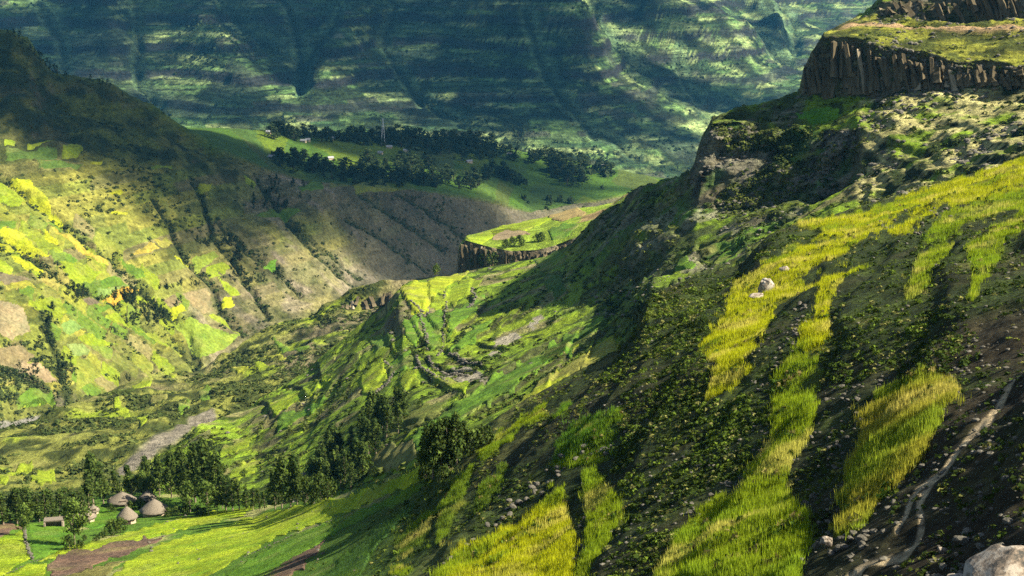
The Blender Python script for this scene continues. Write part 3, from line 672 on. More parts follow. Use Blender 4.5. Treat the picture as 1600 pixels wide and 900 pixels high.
E_FIELDS = [
 ([(15,277),(47,280),(57,300),(72,312),(82,332),(100,345),(100,351),(82,342),(60,325),(32,297),(15,282)], YEL),
 ([(0,285),(27,295),(40,310),(32,325),(0,320),(-60,315),(-60,280)], LIME), ([(0,345),(30,350),(25,360),(0,360),(-50,355)], GRN),
 ([(0,361),(20,360),(45,375),(62,392),(78,402),(50,397),(25,385),(0,370),(-40,360)], YEL), ([(0,377),(25,390),(22,397),(0,395),(-50,385)], YEL),
 ([(20,402),(45,405),(70,422),(68,428),(45,422),(25,412)], YEL), ([(0,407),(12,415),(20,425),(10,432),(0,431),(-40,425)], LIME),
 ([(67,362),(90,380),(87,386),(70,375)], YEL), ([(75,357),(107,372),(135,382),(165,405),(172,417),(150,410),(120,392),(100,375)], (0.42, 0.33, 0.04)),
 ([(77,397),(97,395),(122,407),(115,412),(85,410)], GRN), ([(92,415),(132,412),(160,427),(140,440),(110,435)], LIME),
 ([(135,442),(180,432),(200,447),(155,452)], GRN), ([(150,452),(195,445),(205,449),(160,460)], TEA), ([(160,462),(200,449),(217,451),(212,460),(180,472)], ORG),
 ([(182,405),(200,415),(225,427),(230,437),(215,437),(195,420)], GRN), ([(272,399),(292,410),(290,417),(275,406)], YEL),
 ([(300,407),(335,395),(342,402),(322,420),(305,422)], (0.2, 0.27, 0.03)), ([(322,422),(337,420),(345,437),(327,437)], LIME),
 ([(345,475),(352,467),(362,470),(367,485),(350,490),(344,485)], YEL), ([(327,497),(345,500),(377,515),(372,519),(350,512),(330,502)], LIME),
 ([(267,502),(300,502),(350,520),(377,526),(350,545),(312,562),(305,555),(295,535),(270,515)], (0.19, 0.27, 0.03)),
 ([(145,475),(175,477),(190,485),(155,487)], GRN), ([(160,492),(192,490),(200,500),(225,512),(250,525),(265,550),(240,535),(210,517),(175,502)], LIME),
 ([(42,470),(70,464),(95,467),(105,487),(87,497),(72,482),(45,477)], LIME), ([(15,445),(40,441),(55,450),(37,455),(17,452)], (0.26, 0.25, 0.03)),
 ([(97,505),(112,500),(132,510),(117,522),(100,520)], TEA), ([(107,540),(127,535),(145,552),(117,561)], (0.18, 0.25, 0.07)),
 ([(120,525),(140,517),(162,532),(187,542),(140,540)], LIME), ([(120,562),(145,565),(160,590),(120,612)], (0.19, 0.22, 0.03)),
 ([(27,627),(50,610),(82,610),(87,625),(62,637),(27,642)], GRN), ([(40,632),(84,618),(84,628),(62,637),(30,642)], LIME),
 ([(302,277),(332,282),(325,295),(315,295)], YEL), ([(410,325),(447,319),(472,325),(450,337),(400,332)], GRN),
 ([(412,407),(430,407),(430,420),(410,420)], (0.12, 0.30, 0.02)), ([(465,292),(500,285),(505,300),(470,300)], GRN), ([(550,287),(595,279),(622,294),(555,296)], (0.17, 0.2, 0.03)),
 ([(517,282),(547,291),(515,295)], OLV), ([(41,215),(102,210),(100,215),(42,224)], LIME), ([(100,222),(120,220),(130,227),(117,240),(95,240)], LIME),
 ([(140,245),(160,241),(160,250),(140,250)], YEL), ([(7,212),(22,212),(22,222),(7,224)], LIME), ([(230,247),(270,251),(267,255),(237,254)], LIME),
 ([(10,225),(90,228),(88,245),(10,250)], DGR), ([(60,250),(130,252),(120,262),(60,262)], DGR), ([(177,330),(200,322),(210,330),(190,335)], (0.28, 0.25, 0.05)),
 ([(205,400),(235,385),(250,392),(230,402)], (0.30, 0.24, 0.04)), ([(240,380),(262,372),(270,385),(255,392)], (0.26, 0.24, 0.04)), ([(340,440),(360,448),(375,465),(362,468),(345,452)], LIME),
 ([(255,470),(275,466),(285,478),(265,482)], BRN), ([(285,465),(325,455),(335,490),(320,495),(295,480)], (0.24, 0.19, 0.10)), ([(0,470),(35,480),(50,520),(20,535),(0,525),(-60,520),(-60,470)], (0.24, 0.19, 0.11)),
 ([(0,548),(30,540),(55,560),(30,575),(0,570),(-40,570)], BRN), ([(20,560),(62,575),(95,600),(80,602),(45,590)], (0.3, 0.22, 0.13)), ([(250,300),(268,330),(262,335),(245,305)], (0.2, 0.22, 0.04)),
 ([(325,420),(345,412),(358,420),(350,432)], LIME), ([(210,465),(240,462),(245,475),(215,480)], LIME), ([(262,486),(285,480),(292,492),(272,496)], YEL),
 ([(130,468),(155,462),(165,470),(140,475)], (0.15, 0.11, 0.08)), ([(0,428),(30,430),(52,440),(15,445),(-40,440)], (0.16, 0.12, 0.08)),
 ([(170,300),(190,296),(195,303),(175,306)], YEL), ([(175,335),(200,335),(200,340),(178,340)], YEL), ([(380,275),(400,280),(395,288),(382,284)], LIME),
]
# strip plots filling the slope between the gullies
prng = random.Random(11)
PAL = [(0.30, 0.30, 0.03), LIME, (0.24, 0.26, 0.03), (0.20, 0.23, 0.03), GRN, (0.14, 0.21, 0.025), (0.30, 0.26, 0.06), OLV, (0.22, 0.19, 0.08), LIME, (0.17, 0.18, 0.04)]
STRIP_AREA = [(-180,290),(0,285),(60,300),(130,345),(180,395),(240,430),(300,480),(300,560),(220,590),(120,610),(95,560),(60,480),(0,450),(-180,440)]
nst = 0
for ti in range(-3, 16):
    t0 = 150 + ti * 24 + prng.uniform(-4, 4); s = -180 + prng.uniform(0, 30)
    while s < 330:
        ln = prng.uniform(16, 46); wd = prng.uniform(15, 21)
        poly = [(s, 0.78 * s + t0), (s + ln, 0.78 * (s + ln) + t0), (s + ln - 4, 0.78 * (s + ln) + t0 + wd), (s - 4, 0.78 * s + t0 + wd)]
        cu, cv_ = s + ln / 2, 0.78 * (s + ln / 2) + t0 + wd / 2
        if inpoly(np.array([cu]), np.array([cv_]), STRIP_AREA)[0] and prng.random() < 0.8:
            c = (np.array(prng.choice(PAL)) * 0.75 + np.array((0.20, 0.215, 0.035)) * 0.25) * 0.72
            E.patch(poly, c, M['crop_far'], 0.16, seed=nst + 400, wob=1.2, vary=0.25, mott=0.3); nst += 1
        s += ln + prng.uniform(1, 4)
for k, (poly, c) in enumerate(E_FIELDS):
    E.patch(poly, (np.array(c) * 0.85 + np.array((0.20, 0.21, 0.03)) * 0.15) * 0.78, M['crop_far'], 0.35, seed=k + 200, wob=2.5, vary=0.25, mott=0.3)

# ------------------------------------------------------------------ far mountain
def far_d(u, v):
    right = np.interp(u, [900, 1150, 1350], [0, 0.35, 0.6])
    s = (v + 50) / F
    return 1218 / (s + 0.36) * (1 + right * np.interp(v, [0, 140, 300], [1.0, 0.6, 0.1]))
us = np.linspace(-260, 1860, 40)
glines = [[(u, v, float(far_d(u, v))) for u in us] for v in (420, 330, 270, 200, 130, 60, 0, -60, -140)]
glines.append([(u, -110 + 30 * math.sin(u / 170), float(far_d(u, -140)) * 1.25) for u in us])
G = Layer(-250, 1850, 640, glines, [10, 24, 36, 38, 38, 36, 16, 10, 6], 8)
P = G.P
low = sstep(8, 40, np.arange(P.shape[0])[:, None] * np.ones(P.shape[1]))
FL = P * np.array([1, 1, 0.25])
P[..., 2] += low * (45 * fbm(FL, 900, 2, 101, ridged=True) + 20 * fbm(FL, 240, 5, 102, ridged=True) + 9 * fbm(P, 60, 4, 103))
FAR_GULLIES = [([(60,20),(95,75),(105,120)], 12, 30), ([(215,0),(215,60),(212,110),(220,145),(250,175)], 8, 40), ([(330,10),(400,60),(470,95),(475,160)], 12, 60),
               ([(440,0),(460,60),(474,95)], 10, 45), ([(530,60),(500,80),(475,110)], 9, 40), ([(620,20),(600,90),(640,150),(690,195),(720,215)], 9, 35),
               ([(880,0),(905,55),(950,70),(980,95),(1010,120)], 12, 60), ([(930,10),(925,50),(960,75)], 9, 50), ([(1140,40),(1180,85),(1230,110)], 10, 45), ([(1010,20),(1060,60)], 9, 35),
               ([(1200,30),(1245,90)], 9, 60), ([(1235,20),(1250,80)], 8, 50), ([(820,110),(880,180),(930,230),(1000,265)], 8, 25), ([(1060,110),(1090,170)], 9, 25)]
FAR_RIDGES = [([(150,-40),(160,40),(170,100)], 30, 60), ([(700,-60),(750,60),(800,85),(900,110)], 45, 110), ([(1010,-40),(1020,50),(1070,80),(1160,105)], 26, 90), ([(560,-40),(560,60),(520,140)], 35, 60), ([(1185,-20),(1215,60)], 16, 60), ([(300,-20),(330,80),(380,160)], 35, 45)]
gul = np.zeros(G.U.shape)
ju = 9 * fbm(np.stack([G.U / 40, G.V / 40, G.U * 0], -1), 1, 3, 7); jv = 9 * fbm(np.stack([G.U / 40 + 50, G.V / 40, G.U * 0], -1), 1, 3, 8)
for pts, wpx, dep in FAR_GULLIES:
    dd = linedist(G.U + ju, G.V + jv, pts); P[..., 2] -= dep * 0.38 * np.exp(-(dd / (wpx * 1.1)) ** 2); gul = np.maximum(gul, np.exp(-(dd / (wpx * 0.45)) ** 2))
for pts, wpx, dep in FAR_RIDGES:
    dd = linedist(G.U + ju, G.V + jv, pts); P[..., 2] += dep * np.exp(-(dd / wpx) ** 2)
butte = sstep(700, 712, G.U + ju * .5) * (1 - sstep(795, 812, G.U + ju * .5)) * (1 - sstep(44, 52, G.V + jv * .4))
P[..., 2] += 55 * butte
# strata: cliff bands of hard rock alternating with gentler slopes
zz = P[..., 2] + 22 * fbm(P, 200, 4, 104)
fs = zz / 46.0; fs = fs - np.floor(fs)
upper = sstep(-330, -200, P[..., 2])
P[..., 2] += upper * 9 * (sstep(0.72, 0.95, fs) - fs)
cliffs = upper * sstep(0.70, 0.76, fs) * (1 - sstep(0.92, 0.98, fs))
N = G.normals(); steep = 1 - np.clip(N[..., 2], 0, 1)
pw_c, pfr, pfx = patchwork(P, 8.0, 60, [(0.05, 0.085, 0.025), (0.09, 0.15, 0.03), (0.13, 0.19, 0.04), (0.06, 0.11, 0.03), (0.19, 0.22, 0.06), (0.11, 0.10, 0.05), (0.07, 0.12, 0.03), (0.27, 0.29, 0.08)], 105)
nb = fbm(P, 240, 4, 106); nf = fbm(P, 45, 4, 107)
col = np.broadcast_to(np.array((0.07, 0.11, 0.032)), P.shape).copy()
col = col * 0.25 + pw_c * 0.75
col = mixc(col, SCR, sstep(0.02, 0.3, nf) * 0.75)
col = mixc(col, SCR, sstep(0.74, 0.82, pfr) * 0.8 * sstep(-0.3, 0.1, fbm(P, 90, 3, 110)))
col = mixc(col, (0.24, 0.27, 0.08), sstep(0.15, 0.4, nb) * (1 - sstep(0.0, 0.2, nf)) * 0.6)
col = mixc(col, (0.085, 0.095, 0.045), sstep(0.25, 0.5, fbm(P, 160, 4, 108)) * 0.6)
col = mixc(col, (0.045, 0.042, 0.035), np.clip(cliffs * 0.9 + sstep(0.42, 0.6, steep) * 0.7 + butte * 0.8, 0, 1))
lum_ = col.mean(-1, keepdims=True); col = col * np.clip(1 + 0.9 * (lum_ - lum_.mean()) / lum_.mean(), 0.6, 1.5)
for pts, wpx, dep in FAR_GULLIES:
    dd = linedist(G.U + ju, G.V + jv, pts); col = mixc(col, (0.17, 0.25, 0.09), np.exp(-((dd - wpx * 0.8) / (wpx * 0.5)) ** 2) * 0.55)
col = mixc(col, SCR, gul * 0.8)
col *= np.array([0.92, 1.05, 1.25])  # teal cast of the distant haze put into the slope colour
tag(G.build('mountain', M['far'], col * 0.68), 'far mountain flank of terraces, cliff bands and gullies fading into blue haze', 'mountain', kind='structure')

# ------------------------------------------------------------------ scatter helpers
ORD = 'first second third fourth fifth sixth seventh eighth ninth tenth eleventh twelfth thirteenth fourteenth fifteenth sixteenth seventeenth eighteenth nineteenth twentieth'.split()
def ordinal(i):
    if i < 20: return ORD[i]
    tens = ['twenty', 'thirty', 'forty', 'fifty', 'sixty', 'seventy', 'eighty', 'ninety'][(i + 1) // 10 - 2]; r = (i + 1) % 10
    return tens + '-' + ORD[r - 1] if r else tens[:-1] + 'ieth'
def ico(sub):
    import bmesh
    bm = bmesh.new(); bmesh.ops.create_icosphere(bm, subdivisions=sub, radius=1)
    v = np.array([x.co[:] for x in bm.verts]); f = np.array([[y.index for y in x.verts] for x in bm.faces])
    bm.free(); return v, f

def sample_cells(L, weight, n, rng):
    """n random surface points of a layer, weighted per grid cell"""
    w = weight[:-1, :-1].astype(float).copy()
    w[L.sil:] = 0
    w *= np.abs(np.diff(L.V, axis=0))[:, :-1]
    p = (w / w.sum()).ravel()
    idx = rng.choice(p.size, n, p=p)
    r, c = np.divmod(idx, w.shape[1])
    a, b = rng.random(n)[:, None], rng.random(n)[:, None]
    P = L.P
    Q = (P[r, c] * (1 - a) + P[r, c + 1] * a) * (1 - b) + (P[r + 1, c] * (1 - a) + P[r + 1, c + 1] * a) * b
    return Q, r, c

def leaf_tris(n, rng, size, hemi=True, bottom=-0.1):
    """n loose triangles over a lumpy unit dome"""
    d = rng.normal(size=(n, 3)); d /= np.linalg.norm(d, axis=1, keepdims=True)
    if hemi: d[:, 2] = np.abs(d[:, 2]) * 1.0 + bottom
    ctr = d * rng.uniform(0.62, 1.0, (n, 1))
    t = np.cross(d, rng.normal(size=(n, 3))); t /= np.linalg.norm(t, axis=1, keepdims=True)
    nn = d + rng.normal(scale=0.45, size=(n, 3)); nn /= np.linalg.norm(nn, axis=1, keepdims=True)
    b = np.cross(nn, t); b /= np.linalg.norm(b, axis=1, keepdims=True)
    s = size * rng.uniform(0.6, 1.3, (n, 1))
    return np.stack([ctr - t * s - b * s * 0.5, ctr + t * s - b * s * 0.5, ctr + b * s], 1)      # n,3,3

def clumps(name, Q, rad, cols, mat, rng, tris=18, size=0.42, parent=None, flat=0.75):
    """many leafy clumps joined into one mass"""
    protos = [leaf_tris(tris, rng, size) for _ in range(10)]
    n = len(Q)
    pick = rng.integers(0, 10, n)
    pr = np.array(protos)[pick]                                   # n,T,3,3
    ang = rng.uniform(0, 2 * math.pi, n); ca, sa = np.cos(ang)[:, None, None], np.sin(ang)[:, None, None]
    x = pr[..., 0] * ca - pr[..., 1] * sa; y = pr[..., 0] * sa + pr[..., 1] * ca; z = pr[..., 2] * flat
    V = np.stack([x, y, z], -1) * rad[:, None, None, None] + Q[:, None, None, :]
    tv = rng.uniform(0.7, 1.35, (n, tris, 1, 1))
    cc = np.broadcast_to(cols[:, None, None, :] * tv, V.shape)
    V = V.reshape(-1, 3)
    return mesh_np(name, V, np.arange(len(V)).reshape(-1, 3), mat, parent=parent, cols=cc.reshape(-1, 3), smooth=False)

def tufts(name, Q, hgt, cols, mat, rng, blades=6, spread=0.16, lean=0.3):
    n = len(Q)
    base = Q[:, None, :] + np.concatenate([rng.normal(scale=spread, size=(n, blades, 2)), np.zeros((n, blades, 1))], -1)
    h = hgt[:, None] * rng.uniform(0.6, 1.15, (n, blades))
    a = rng.uniform(0, 2 * math.pi, (n, blades))
    wv = np.stack([np.cos(a), np.sin(a), np.zeros_like(a)], -1) * (h * 0.06)[..., None]
    tip = base + np.stack([rng.normal(scale=lean, size=(n, blades)) * h, rng.normal(scale=lean, size=(n, blades)) * h, h], -1)
    base[..., 2] -= 0.06
    V = np.stack([base - wv, base + wv, tip], 2)                  # n,b,3,3
    k = rng.uniform(0.55, 1.35, (n, blades, 1, 1))
    c = np.broadcast_to(cols[:, None, None, :] * k, V.shape).copy()
    c[:, :, 2] *= np.array([1.10, 1.05, 1.0])
    V = V.reshape(-1, 3)
    return mesh_np(name, V, np.arange(len(V)).reshape(-1, 3), mat, cols=c.reshape(-1, 3), smooth=False)

# ------------------------------------------------------------------ tall grass on the near plots
rng = np.random.default_rng(21)
PLOT_LABEL = ['yellow grass band along the upper skyline of the near slope', 'wide yellow grass plot around the white boulder', 'pale yellow grass strip above the stone wall, upper slope',
 'lime grass strip below the upper stone wall', 'lime grass patch at the edge of the frame above the trail', 'small lime grass wedge under the walled strips',
 'narrow yellow grass strip beside the column of stones', 'long lime grass strip running down past the rubble', 'broad straw-tipped grass plot beside the dirt trail',
 'yellow grass plot below the pale stone wall, bottom middle', 'short lime grass strip beside the hollow, bottom middle', 'thin lime grass sliver above the pale stone wall',
 'shaded green grass plot above the pale stone wall', 'lime grass plot right of the tree clump', 'small lime grass plot between shaded scrub, middle slope', 'tiny green grass sliver at the edge of the near slope',
 'dull green grass plot below the tree clump', 'second dull green grass plot below the tree clump', 'dark green grass wedge at the bottom left of the near slope', 'small bright grass patch at the bottom edge', 'tiny lime grass tuft patch beside the mossy knoll']
near_mask_all = np.zeros(A.U.shape, bool)
for k, (poly, c, hh, den) in enumerate(NEAR_PLOTS):
    w1 = vnoise(A.U / 10, A.V / 10, seed=k) * 3.5; w2 = vnoise(A.U / 10 + 30, A.V / 10, seed=k + 1) * 3.5
    ins = inpoly(A.U + w1, A.V + w2, poly)
    near_mask_all |= ins
    cells = ins.sum()
    if cells < 6: continue
    n = int(min(15000, max(60, cells * 2.4 * den)))
    fray = inpoly(A.U + 4 * w1, A.V + 4 * w2, poly) & ~ins
    ins = ins + 0.22 * fray
    Q, r, cc = sample_cells(A, ins * sstep(-0.55, 0.0, fbm(A.P, 1.6, 3, 160 + k)) * sstep(-0.7, -0.2, fbm(A.P, 6, 2, 161)), n, rng)
    g = fbm(Q, 5.0, 3, 61); g2 = fbm(Q, 1.6, 2, 62)
    cl = np.array(c)[None] * np.ones((n, 1))
    cl = mixc(cl, (0.17, 0.26, 0.015), sstep(0.05, 0.4, -g) * 0.75)
    cl = mixc(cl, (0.50, 0.44, 0.11), sstep(0.12, 0.45, g + 0.35 * g2) * 0.6)
    cl = cl * 1.22
    o = tufts('grass', Q, hh * (0.72 + 0.4 * g2) * rng.uniform(0.5, 1.35, n), cl, M['grass'], rng, blades=5, spread=0.10, lean=0.16)
    tag(o, PLOT_LABEL[k], 'grass', 'plots of tall grass on the near slope', 'stuff')
for k, (poly, c, hh, den) in enumerate(LOW_PLOTS):
    ins = inpoly(A.U, A.V, poly)
    if ins.sum() < 10: continue
    n = int(min(3500, ins.sum() * 0.9 * den))
    Q, r, cc = sample_cells(A, ins, n, rng)
    g = fbm(Q, 7.0, 3, 63)
    cl = mixc(np.array(c)[None] * np.ones((n, 1)), YEL, sstep(0.1, 0.5, g) * 0.35)
    cl = mixc(cl, (0.07, 0.15, 0.012), sstep(0.0, 0.35, fbm(Q, 3.0, 3, 66)) * 0.6)
    near_mask_all |= ins
    o = tufts('short_grass', Q, hh * (1.4 + 0.5 * g), cl, M['grass'], rng, blades=4, spread=0.3)
    tag(o, ['short grass on the corner plot by the field wall', 'short grass left of the field wall', 'green grass between the field wall and the sheds', 'thin green strip between hamlet and plowed plot',
            'green grass between the huts', 'long bright grass slope right of the plowed plot', 'green grass strip below the bright slope', 'dark grass at the foot of the near slope'][k], 'grass', 'short grass round the hamlet', 'stuff')

# weeds and docks standing in the plots
inplot = np.zeros(A.U.shape)
for k, (poly, c, hh, den) in enumerate(NEAR_PLOTS): inplot += inpoly(A.U, A.V, poly)
Q, r, c = sample_cells(A, (inplot > 0) * sstep(0.0, 0.3, fbm(A.P, 3.0, 3, 170)), 1500, rng)
cl = mixc(np.array((0.05, 0.09, 0.010))[None] * np.ones((len(Q), 1)), (0.20, 0.16, 0.05), (rng.random(len(Q)) < 0.35) * 0.9)
tag(clumps('weeds', Q, rng.uniform(0.10, 0.30, len(Q)), cl, M['leaf'], rng, tris=14, size=0.45, flat=1.5), 'dark weeds standing among the tall grass plots', 'weeds', kind='stuff')
# ------------------------------------------------------------------ scrub
pathz = path_m > 0.15
wA = rough * (~near_mask_all) * (~pathz) * sstep(-0.25, 0.25, fbm(A.P, 5, 3, 64)) * (1 - 0.75 * dim)
wA = wA * (1 + 2.5 * inpoly(A.U, A.V, [(965,545),(1020,455),(1140,440),(1100,520),(1060,610),(960,720),(880,740),(900,640)]))
Q, r, c = sample_cells(A, wA, 11000, rng)
g = fbm(Q, 6, 3, 65)
dd = np.linalg.norm(Q, axis=1)
cl = np.array((0.034, 0.056, 0.008))[None] * np.ones((len(Q), 1))
cl = mixc(cl, (0.10, 0.13, 0.016), sstep(0.05, 0.45, g) * 0.9); cl = mixc(cl, (0.20, 0.19, 0.05), (rng.random(len(Q)) < 0.12) * 0.8)
rad = rng.uniform(0.09, 0.27, len(Q)) * (0.5 + dd / 170)
tag(clumps('scrub', Q, rad, cl, M['leaf'], rng, tris=11, size=0.45), 'low mossy scrub clumps covering the rough near slope', 'scrub', kind='stuff')
# thick cushions of heath where nothing is farmed
HEATH = [[(962,550),(985,515),(1012,455),(1060,438),(1140,432),(1180,425),(1145,470),(1125,510),(1090,545),(1115,580),(1095,625),(1040,650),(980,645),(955,610),(930,600)],
         [(955,700),(985,660),(1060,640),(1110,630),(1200,600),(1205,680),(1170,725),(1120,770),(1070,800),(1040,880),(1000,930),(930,930),(945,860),(980,800),(965,760)],
         [(1178,410),(1192,378),(1218,356),(1240,350),(1262,362),(1290,372),(1262,385),(1225,400),(1195,412)], [(640,760),(700,735),(720,745),(690,790),(640,850),(600,890),(560,920),(560,880),(600,820)],
         [(1275,545),(1350,480),(1420,470),(1500,480),(1560,560),(1500,600),(1420,575),(1370,600),(1300,600)], [(1380,420),(1440,380),(1500,350),(1545,340),(1540,380),(1480,420),(1430,470),(1380,460)]]
hw = np.zeros(A.U.shape)
for k_, poly in enumerate(HEATH):
    hw += inpoly(A.U + 6 * vnoise(A.U / 14, A.V / 14, seed=k_), A.V, poly) * (1.0 if k_ < 3 else 0.5)
hw *= (~near_mask_all)
Q, r, c = sample_cells(A, hw * sstep(-0.25, 0.25, fbm(A.P, 3.5, 4, 164)), 5600, rng)
g = fbm(Q, 5, 3, 165); dd = np.linalg.norm(Q, axis=1)
cl = mixc(np.array((0.030, 0.050, 0.007))[None] * np.ones((len(Q), 1)), (0.10, 0.15, 0.014), sstep(-0.1, 0.4, g + 0.3 * rng.normal(size=len(Q))) * 0.9); cl = mixc(cl, (0.24, 0.23, 0.07), (rng.random(len(Q)) < 0.10) * 0.8)
Q[:, 2] -= 0.03
tag(clumps('heath', Q, (0.07 + 0.30 * rng.random(len(Q)) ** 2.2) * (0.45 + dd / 200), cl, M['leaf'], rng, tris=20, size=0.37, flat=0.95), 'rounded cushions of dark heath crowding the steep near slope', 'heath', kind='stuff')
wB = np.clip(0.25 + ridge * 1.2 + terr_m * (sstep(0.66, 0.8, frB) * 3) + talus * 0.25, 0, 4) * (1 + cl_low * 2.0) * sstep(-0.2, 0.2, fbm(B.P, 14, 3, 66))
for poly, c_ in B_FIELDS: wB[inpoly(B.U, B.V, poly)] = 0
Q, r, c = sample_cells(B, wB, 7000, rng)
g = fbm(Q, 20, 3, 67)
cl = mixc(np.array((0.036, 0.055, 0.012))[None] * np.ones((len(Q), 1)), (0.11, 0.13, 0.025), sstep(-0.1, 0.4, g) * 0.8)
tag(clumps('scrub', Q, rng.uniform(0.35, 1.15, len(Q)), cl, M['leaf'], rng, tris=11, size=0.5), 'dark bushes lining the terraces and ridge of the spur', 'scrub', kind='stuff')
wC = sstep(-0.15, 0.2, fbm(C.P, 28, 3, 68)) * (linedist(C.U, C.V, STREAM) > 12)
for poly, c_ in C_FIELDS: wC[inpoly(C.U, C.V, poly)] = 0
Q, r, c = sample_cells(C, wC, 5500, rng)
cl = mixc(np.array((0.040, 0.060, 0.014))[None] * np.ones((len(Q), 1)), (0.10, 0.12, 0.03), rng.random(len(Q)) * 0.8)
tag(clumps('scrub', Q, rng.uniform(0.7, 2.0, len(Q)), cl, M['leaf'], rng, tris=11, size=0.46), 'dense scrub over the valley knolls', 'scrub', kind='stuff')
frow = np.arange(E.P.shape[0])[:, None] * np.ones(E.P.shape[1])
fl = frow < E.row_of[4]
gE = np.zeros(E.U.shape)
for pts, wpx, dep in GULLIES: gE = np.maximum(gE, np.exp(-(linedist(E.U, E.V, pts) / 4) ** 2))
wE = fl * (0.04 + 2.0 * gE + 0.5 * sstep(0.05, 0.3, fbm(E.P, 70, 3, 69)) + 1.2 * (inpoly(E.U, E.V, [(-40,540),(60,540),(110,600),(110,650),(60,610),(0,640),(-40,640)])))
for poly, c_ in E_FIELDS: wE[inpoly(E.U, E.V, poly)] = 0
Q, r, c = sample_cells(E, wE, 4200, rng)
cl = mixc(np.array((0.034, 0.052, 0.014))[None] * np.ones((len(Q), 1)), (0.09, 0.11, 0.03), rng.random(len(Q)) * 0.6)
tag(clumps('scrub', Q, rng.uniform(0.7, 2.4, len(Q)), cl, M['leaf'], rng, tris=10, size=0.5), 'dark bushes in the gullies of the cultivated valley side', 'scrub', kind='stuff')
wG = low * (0.12 + 1.4 * sstep(0.12, 0.35, fbm(G.P, 150, 3, 70)) + 1.2 * gul)
Q, r, c = sample_cells(G, wG, 9000, rng)
cl = np.array((0.030, 0.045, 0.016))[None] * rng.uniform(0.7, 1.6, (len(Q), 1))
tag(clumps('scrub', Q, rng.uniform(1.6, 4.2, len(Q)), cl, M['leaf'], rng, tris=8, size=0.55, flat=1.3), 'specks of trees and bush over the far mountain', 'scrub', kind='stuff')

# ------------------------------------------------------------------ stones
def rock_mesh(name, sub, seed, sq=(1, 0.8, 0.65), amp=0.35, mat='rock'):
    v, f = ico(sub)
    n = fbm(v + seed * 3.1, 0.9, 3, seed); n2 = fbm(v + seed, 0.3, 2, seed + 9)
    q = v * (1 + amp * n + 0.1 * amp * n2)[:, None]
    rg = np.random.default_rng(seed)
    for _ in range(7):                                            # split planes give flat facets
        d = rg.normal(size=3); d /= np.linalg.norm(d); k = rg.uniform(0.45, 0.8)
        over = q @ d - k
        q = q - np.where(over > 0, over * 0.85, 0)[:, None] * d
    q = q * np.array(sq)
    me = mesh_np(name, q, f, M[mat], smooth=False, link=False)
    return me.data
ROCKS = [rock_mesh('rock', 2, s, (1, rng.uniform(0.65, 0.95), rng.uniform(0.5, 0.8))) for s in range(8)]
def stone(u, v, w_px, label, group, L=A, name='stone', sink=0.25):
    p = L.at(u, v); d = np.linalg.norm(p)
    s = 0.5 * w_px * d / F
    o = bpy.data.objects.new(name, random.choice(ROCKS)); COL.objects.link(o)
    o.location = p + np.array([0, 0, s * (0.55 - sink)])
    o.scale = (s * random.uniform(0.85, 1.15), s * random.uniform(0.85, 1.15), s * random.uniform(0.8, 1.2))
    o.rotation_euler = (random.uniform(-0.3, 0.3), random.uniform(-0.3, 0.3), random.uniform(0, 6.28))
    return tag(o, label, 'stone', group)
WALLS = [([(965,688),(930,700),(895,714),(862,735),(842,755),(812,778),(785,800),(760,818),(735,845),(705,870),(690,888)], 46, 12, 'pale stone from the top of the tumbled wall above the yellow bottom plot', 'stones of the tumbled wall'),
         ([(1262,468),(1250,500),(1240,528),(1225,552),(1205,575),(1185,600)], 42, 8, 'grey stone from the top of the column beside the narrow yellow strip', 'stones beside the narrow strip'),
         ([(1200,690),(1172,712),(1158,745),(1125,765),(1100,782),(1072,805),(1060,830)], 26, 9, 'dark stone from the top along the left edge of the long lime strip', 'stones along the long strip'),
         ([(1488,318),(1462,332),(1440,346),(1415,365),(1395,380)], 20, 7, 'stone from the right in the upper field wall between yellow strips', 'stones of the upper field wall'),
         ([(1430,320),(1405,338),(1380,350),(1362,362)], 14, 6, 'stone from the right in the highest field wall near the skyline', 'stones of the highest field wall'),
         ([(1275,860),(1300,862),(1330,858),(1360,862),(1340,872),(1305,880),(1290,890)], 18, 15, 'rounded stone in the heap at the foot of the trail', 'stones at the foot of the trail'),
         ([(912,740),(918,770),(915,800),(920,830),(910,870)], 16, 7, 'small stone from the top in the hollow between the two bottom plots', 'stones in the hollow')]
for pts, n, px, lab, grp in WALLS:
    pts = np.array(pts, float); seg = np.hypot(*np.diff(pts, axis=0).T); cum = np.r_[0, np.cumsum(seg)]
    for i, t in enumerate(sorted(random.random() * cum[-1] for _ in range(n))):
        u = np.interp(t, cum, pts[:, 0]) + random.gauss(0, 6); v = np.interp(t, cum, pts[:, 1]) + random.gauss(0, 4)
        stone(u, v, px * random.uniform(0.6, 1.35), (lab if 'heap' in lab else ordinal(i) + ' ' + lab), grp)
for i in range(70):
    u, v = random.uniform(1262, 1345), random.uniform(595, 850)
    stone(u - (v - 700) * 0.08, v, random.uniform(5, 13), 'grey stone in the rubble between the long strip and the straw plot', 'rubble stones between the plots')
for i in range(46):
    stone(random.uniform(1370, 1600), random.uniform(445, 880), random.uniform(4, 12), 'loose stone on the dark soil around the trail', 'loose stones round the trail')
for i in range(30):
    stone(random.uniform(230, 560), random.uniform(770, 890), random.uniform(4, 9), 'pale field stone in the short grass right of the hamlet', 'field stones right of the hamlet')
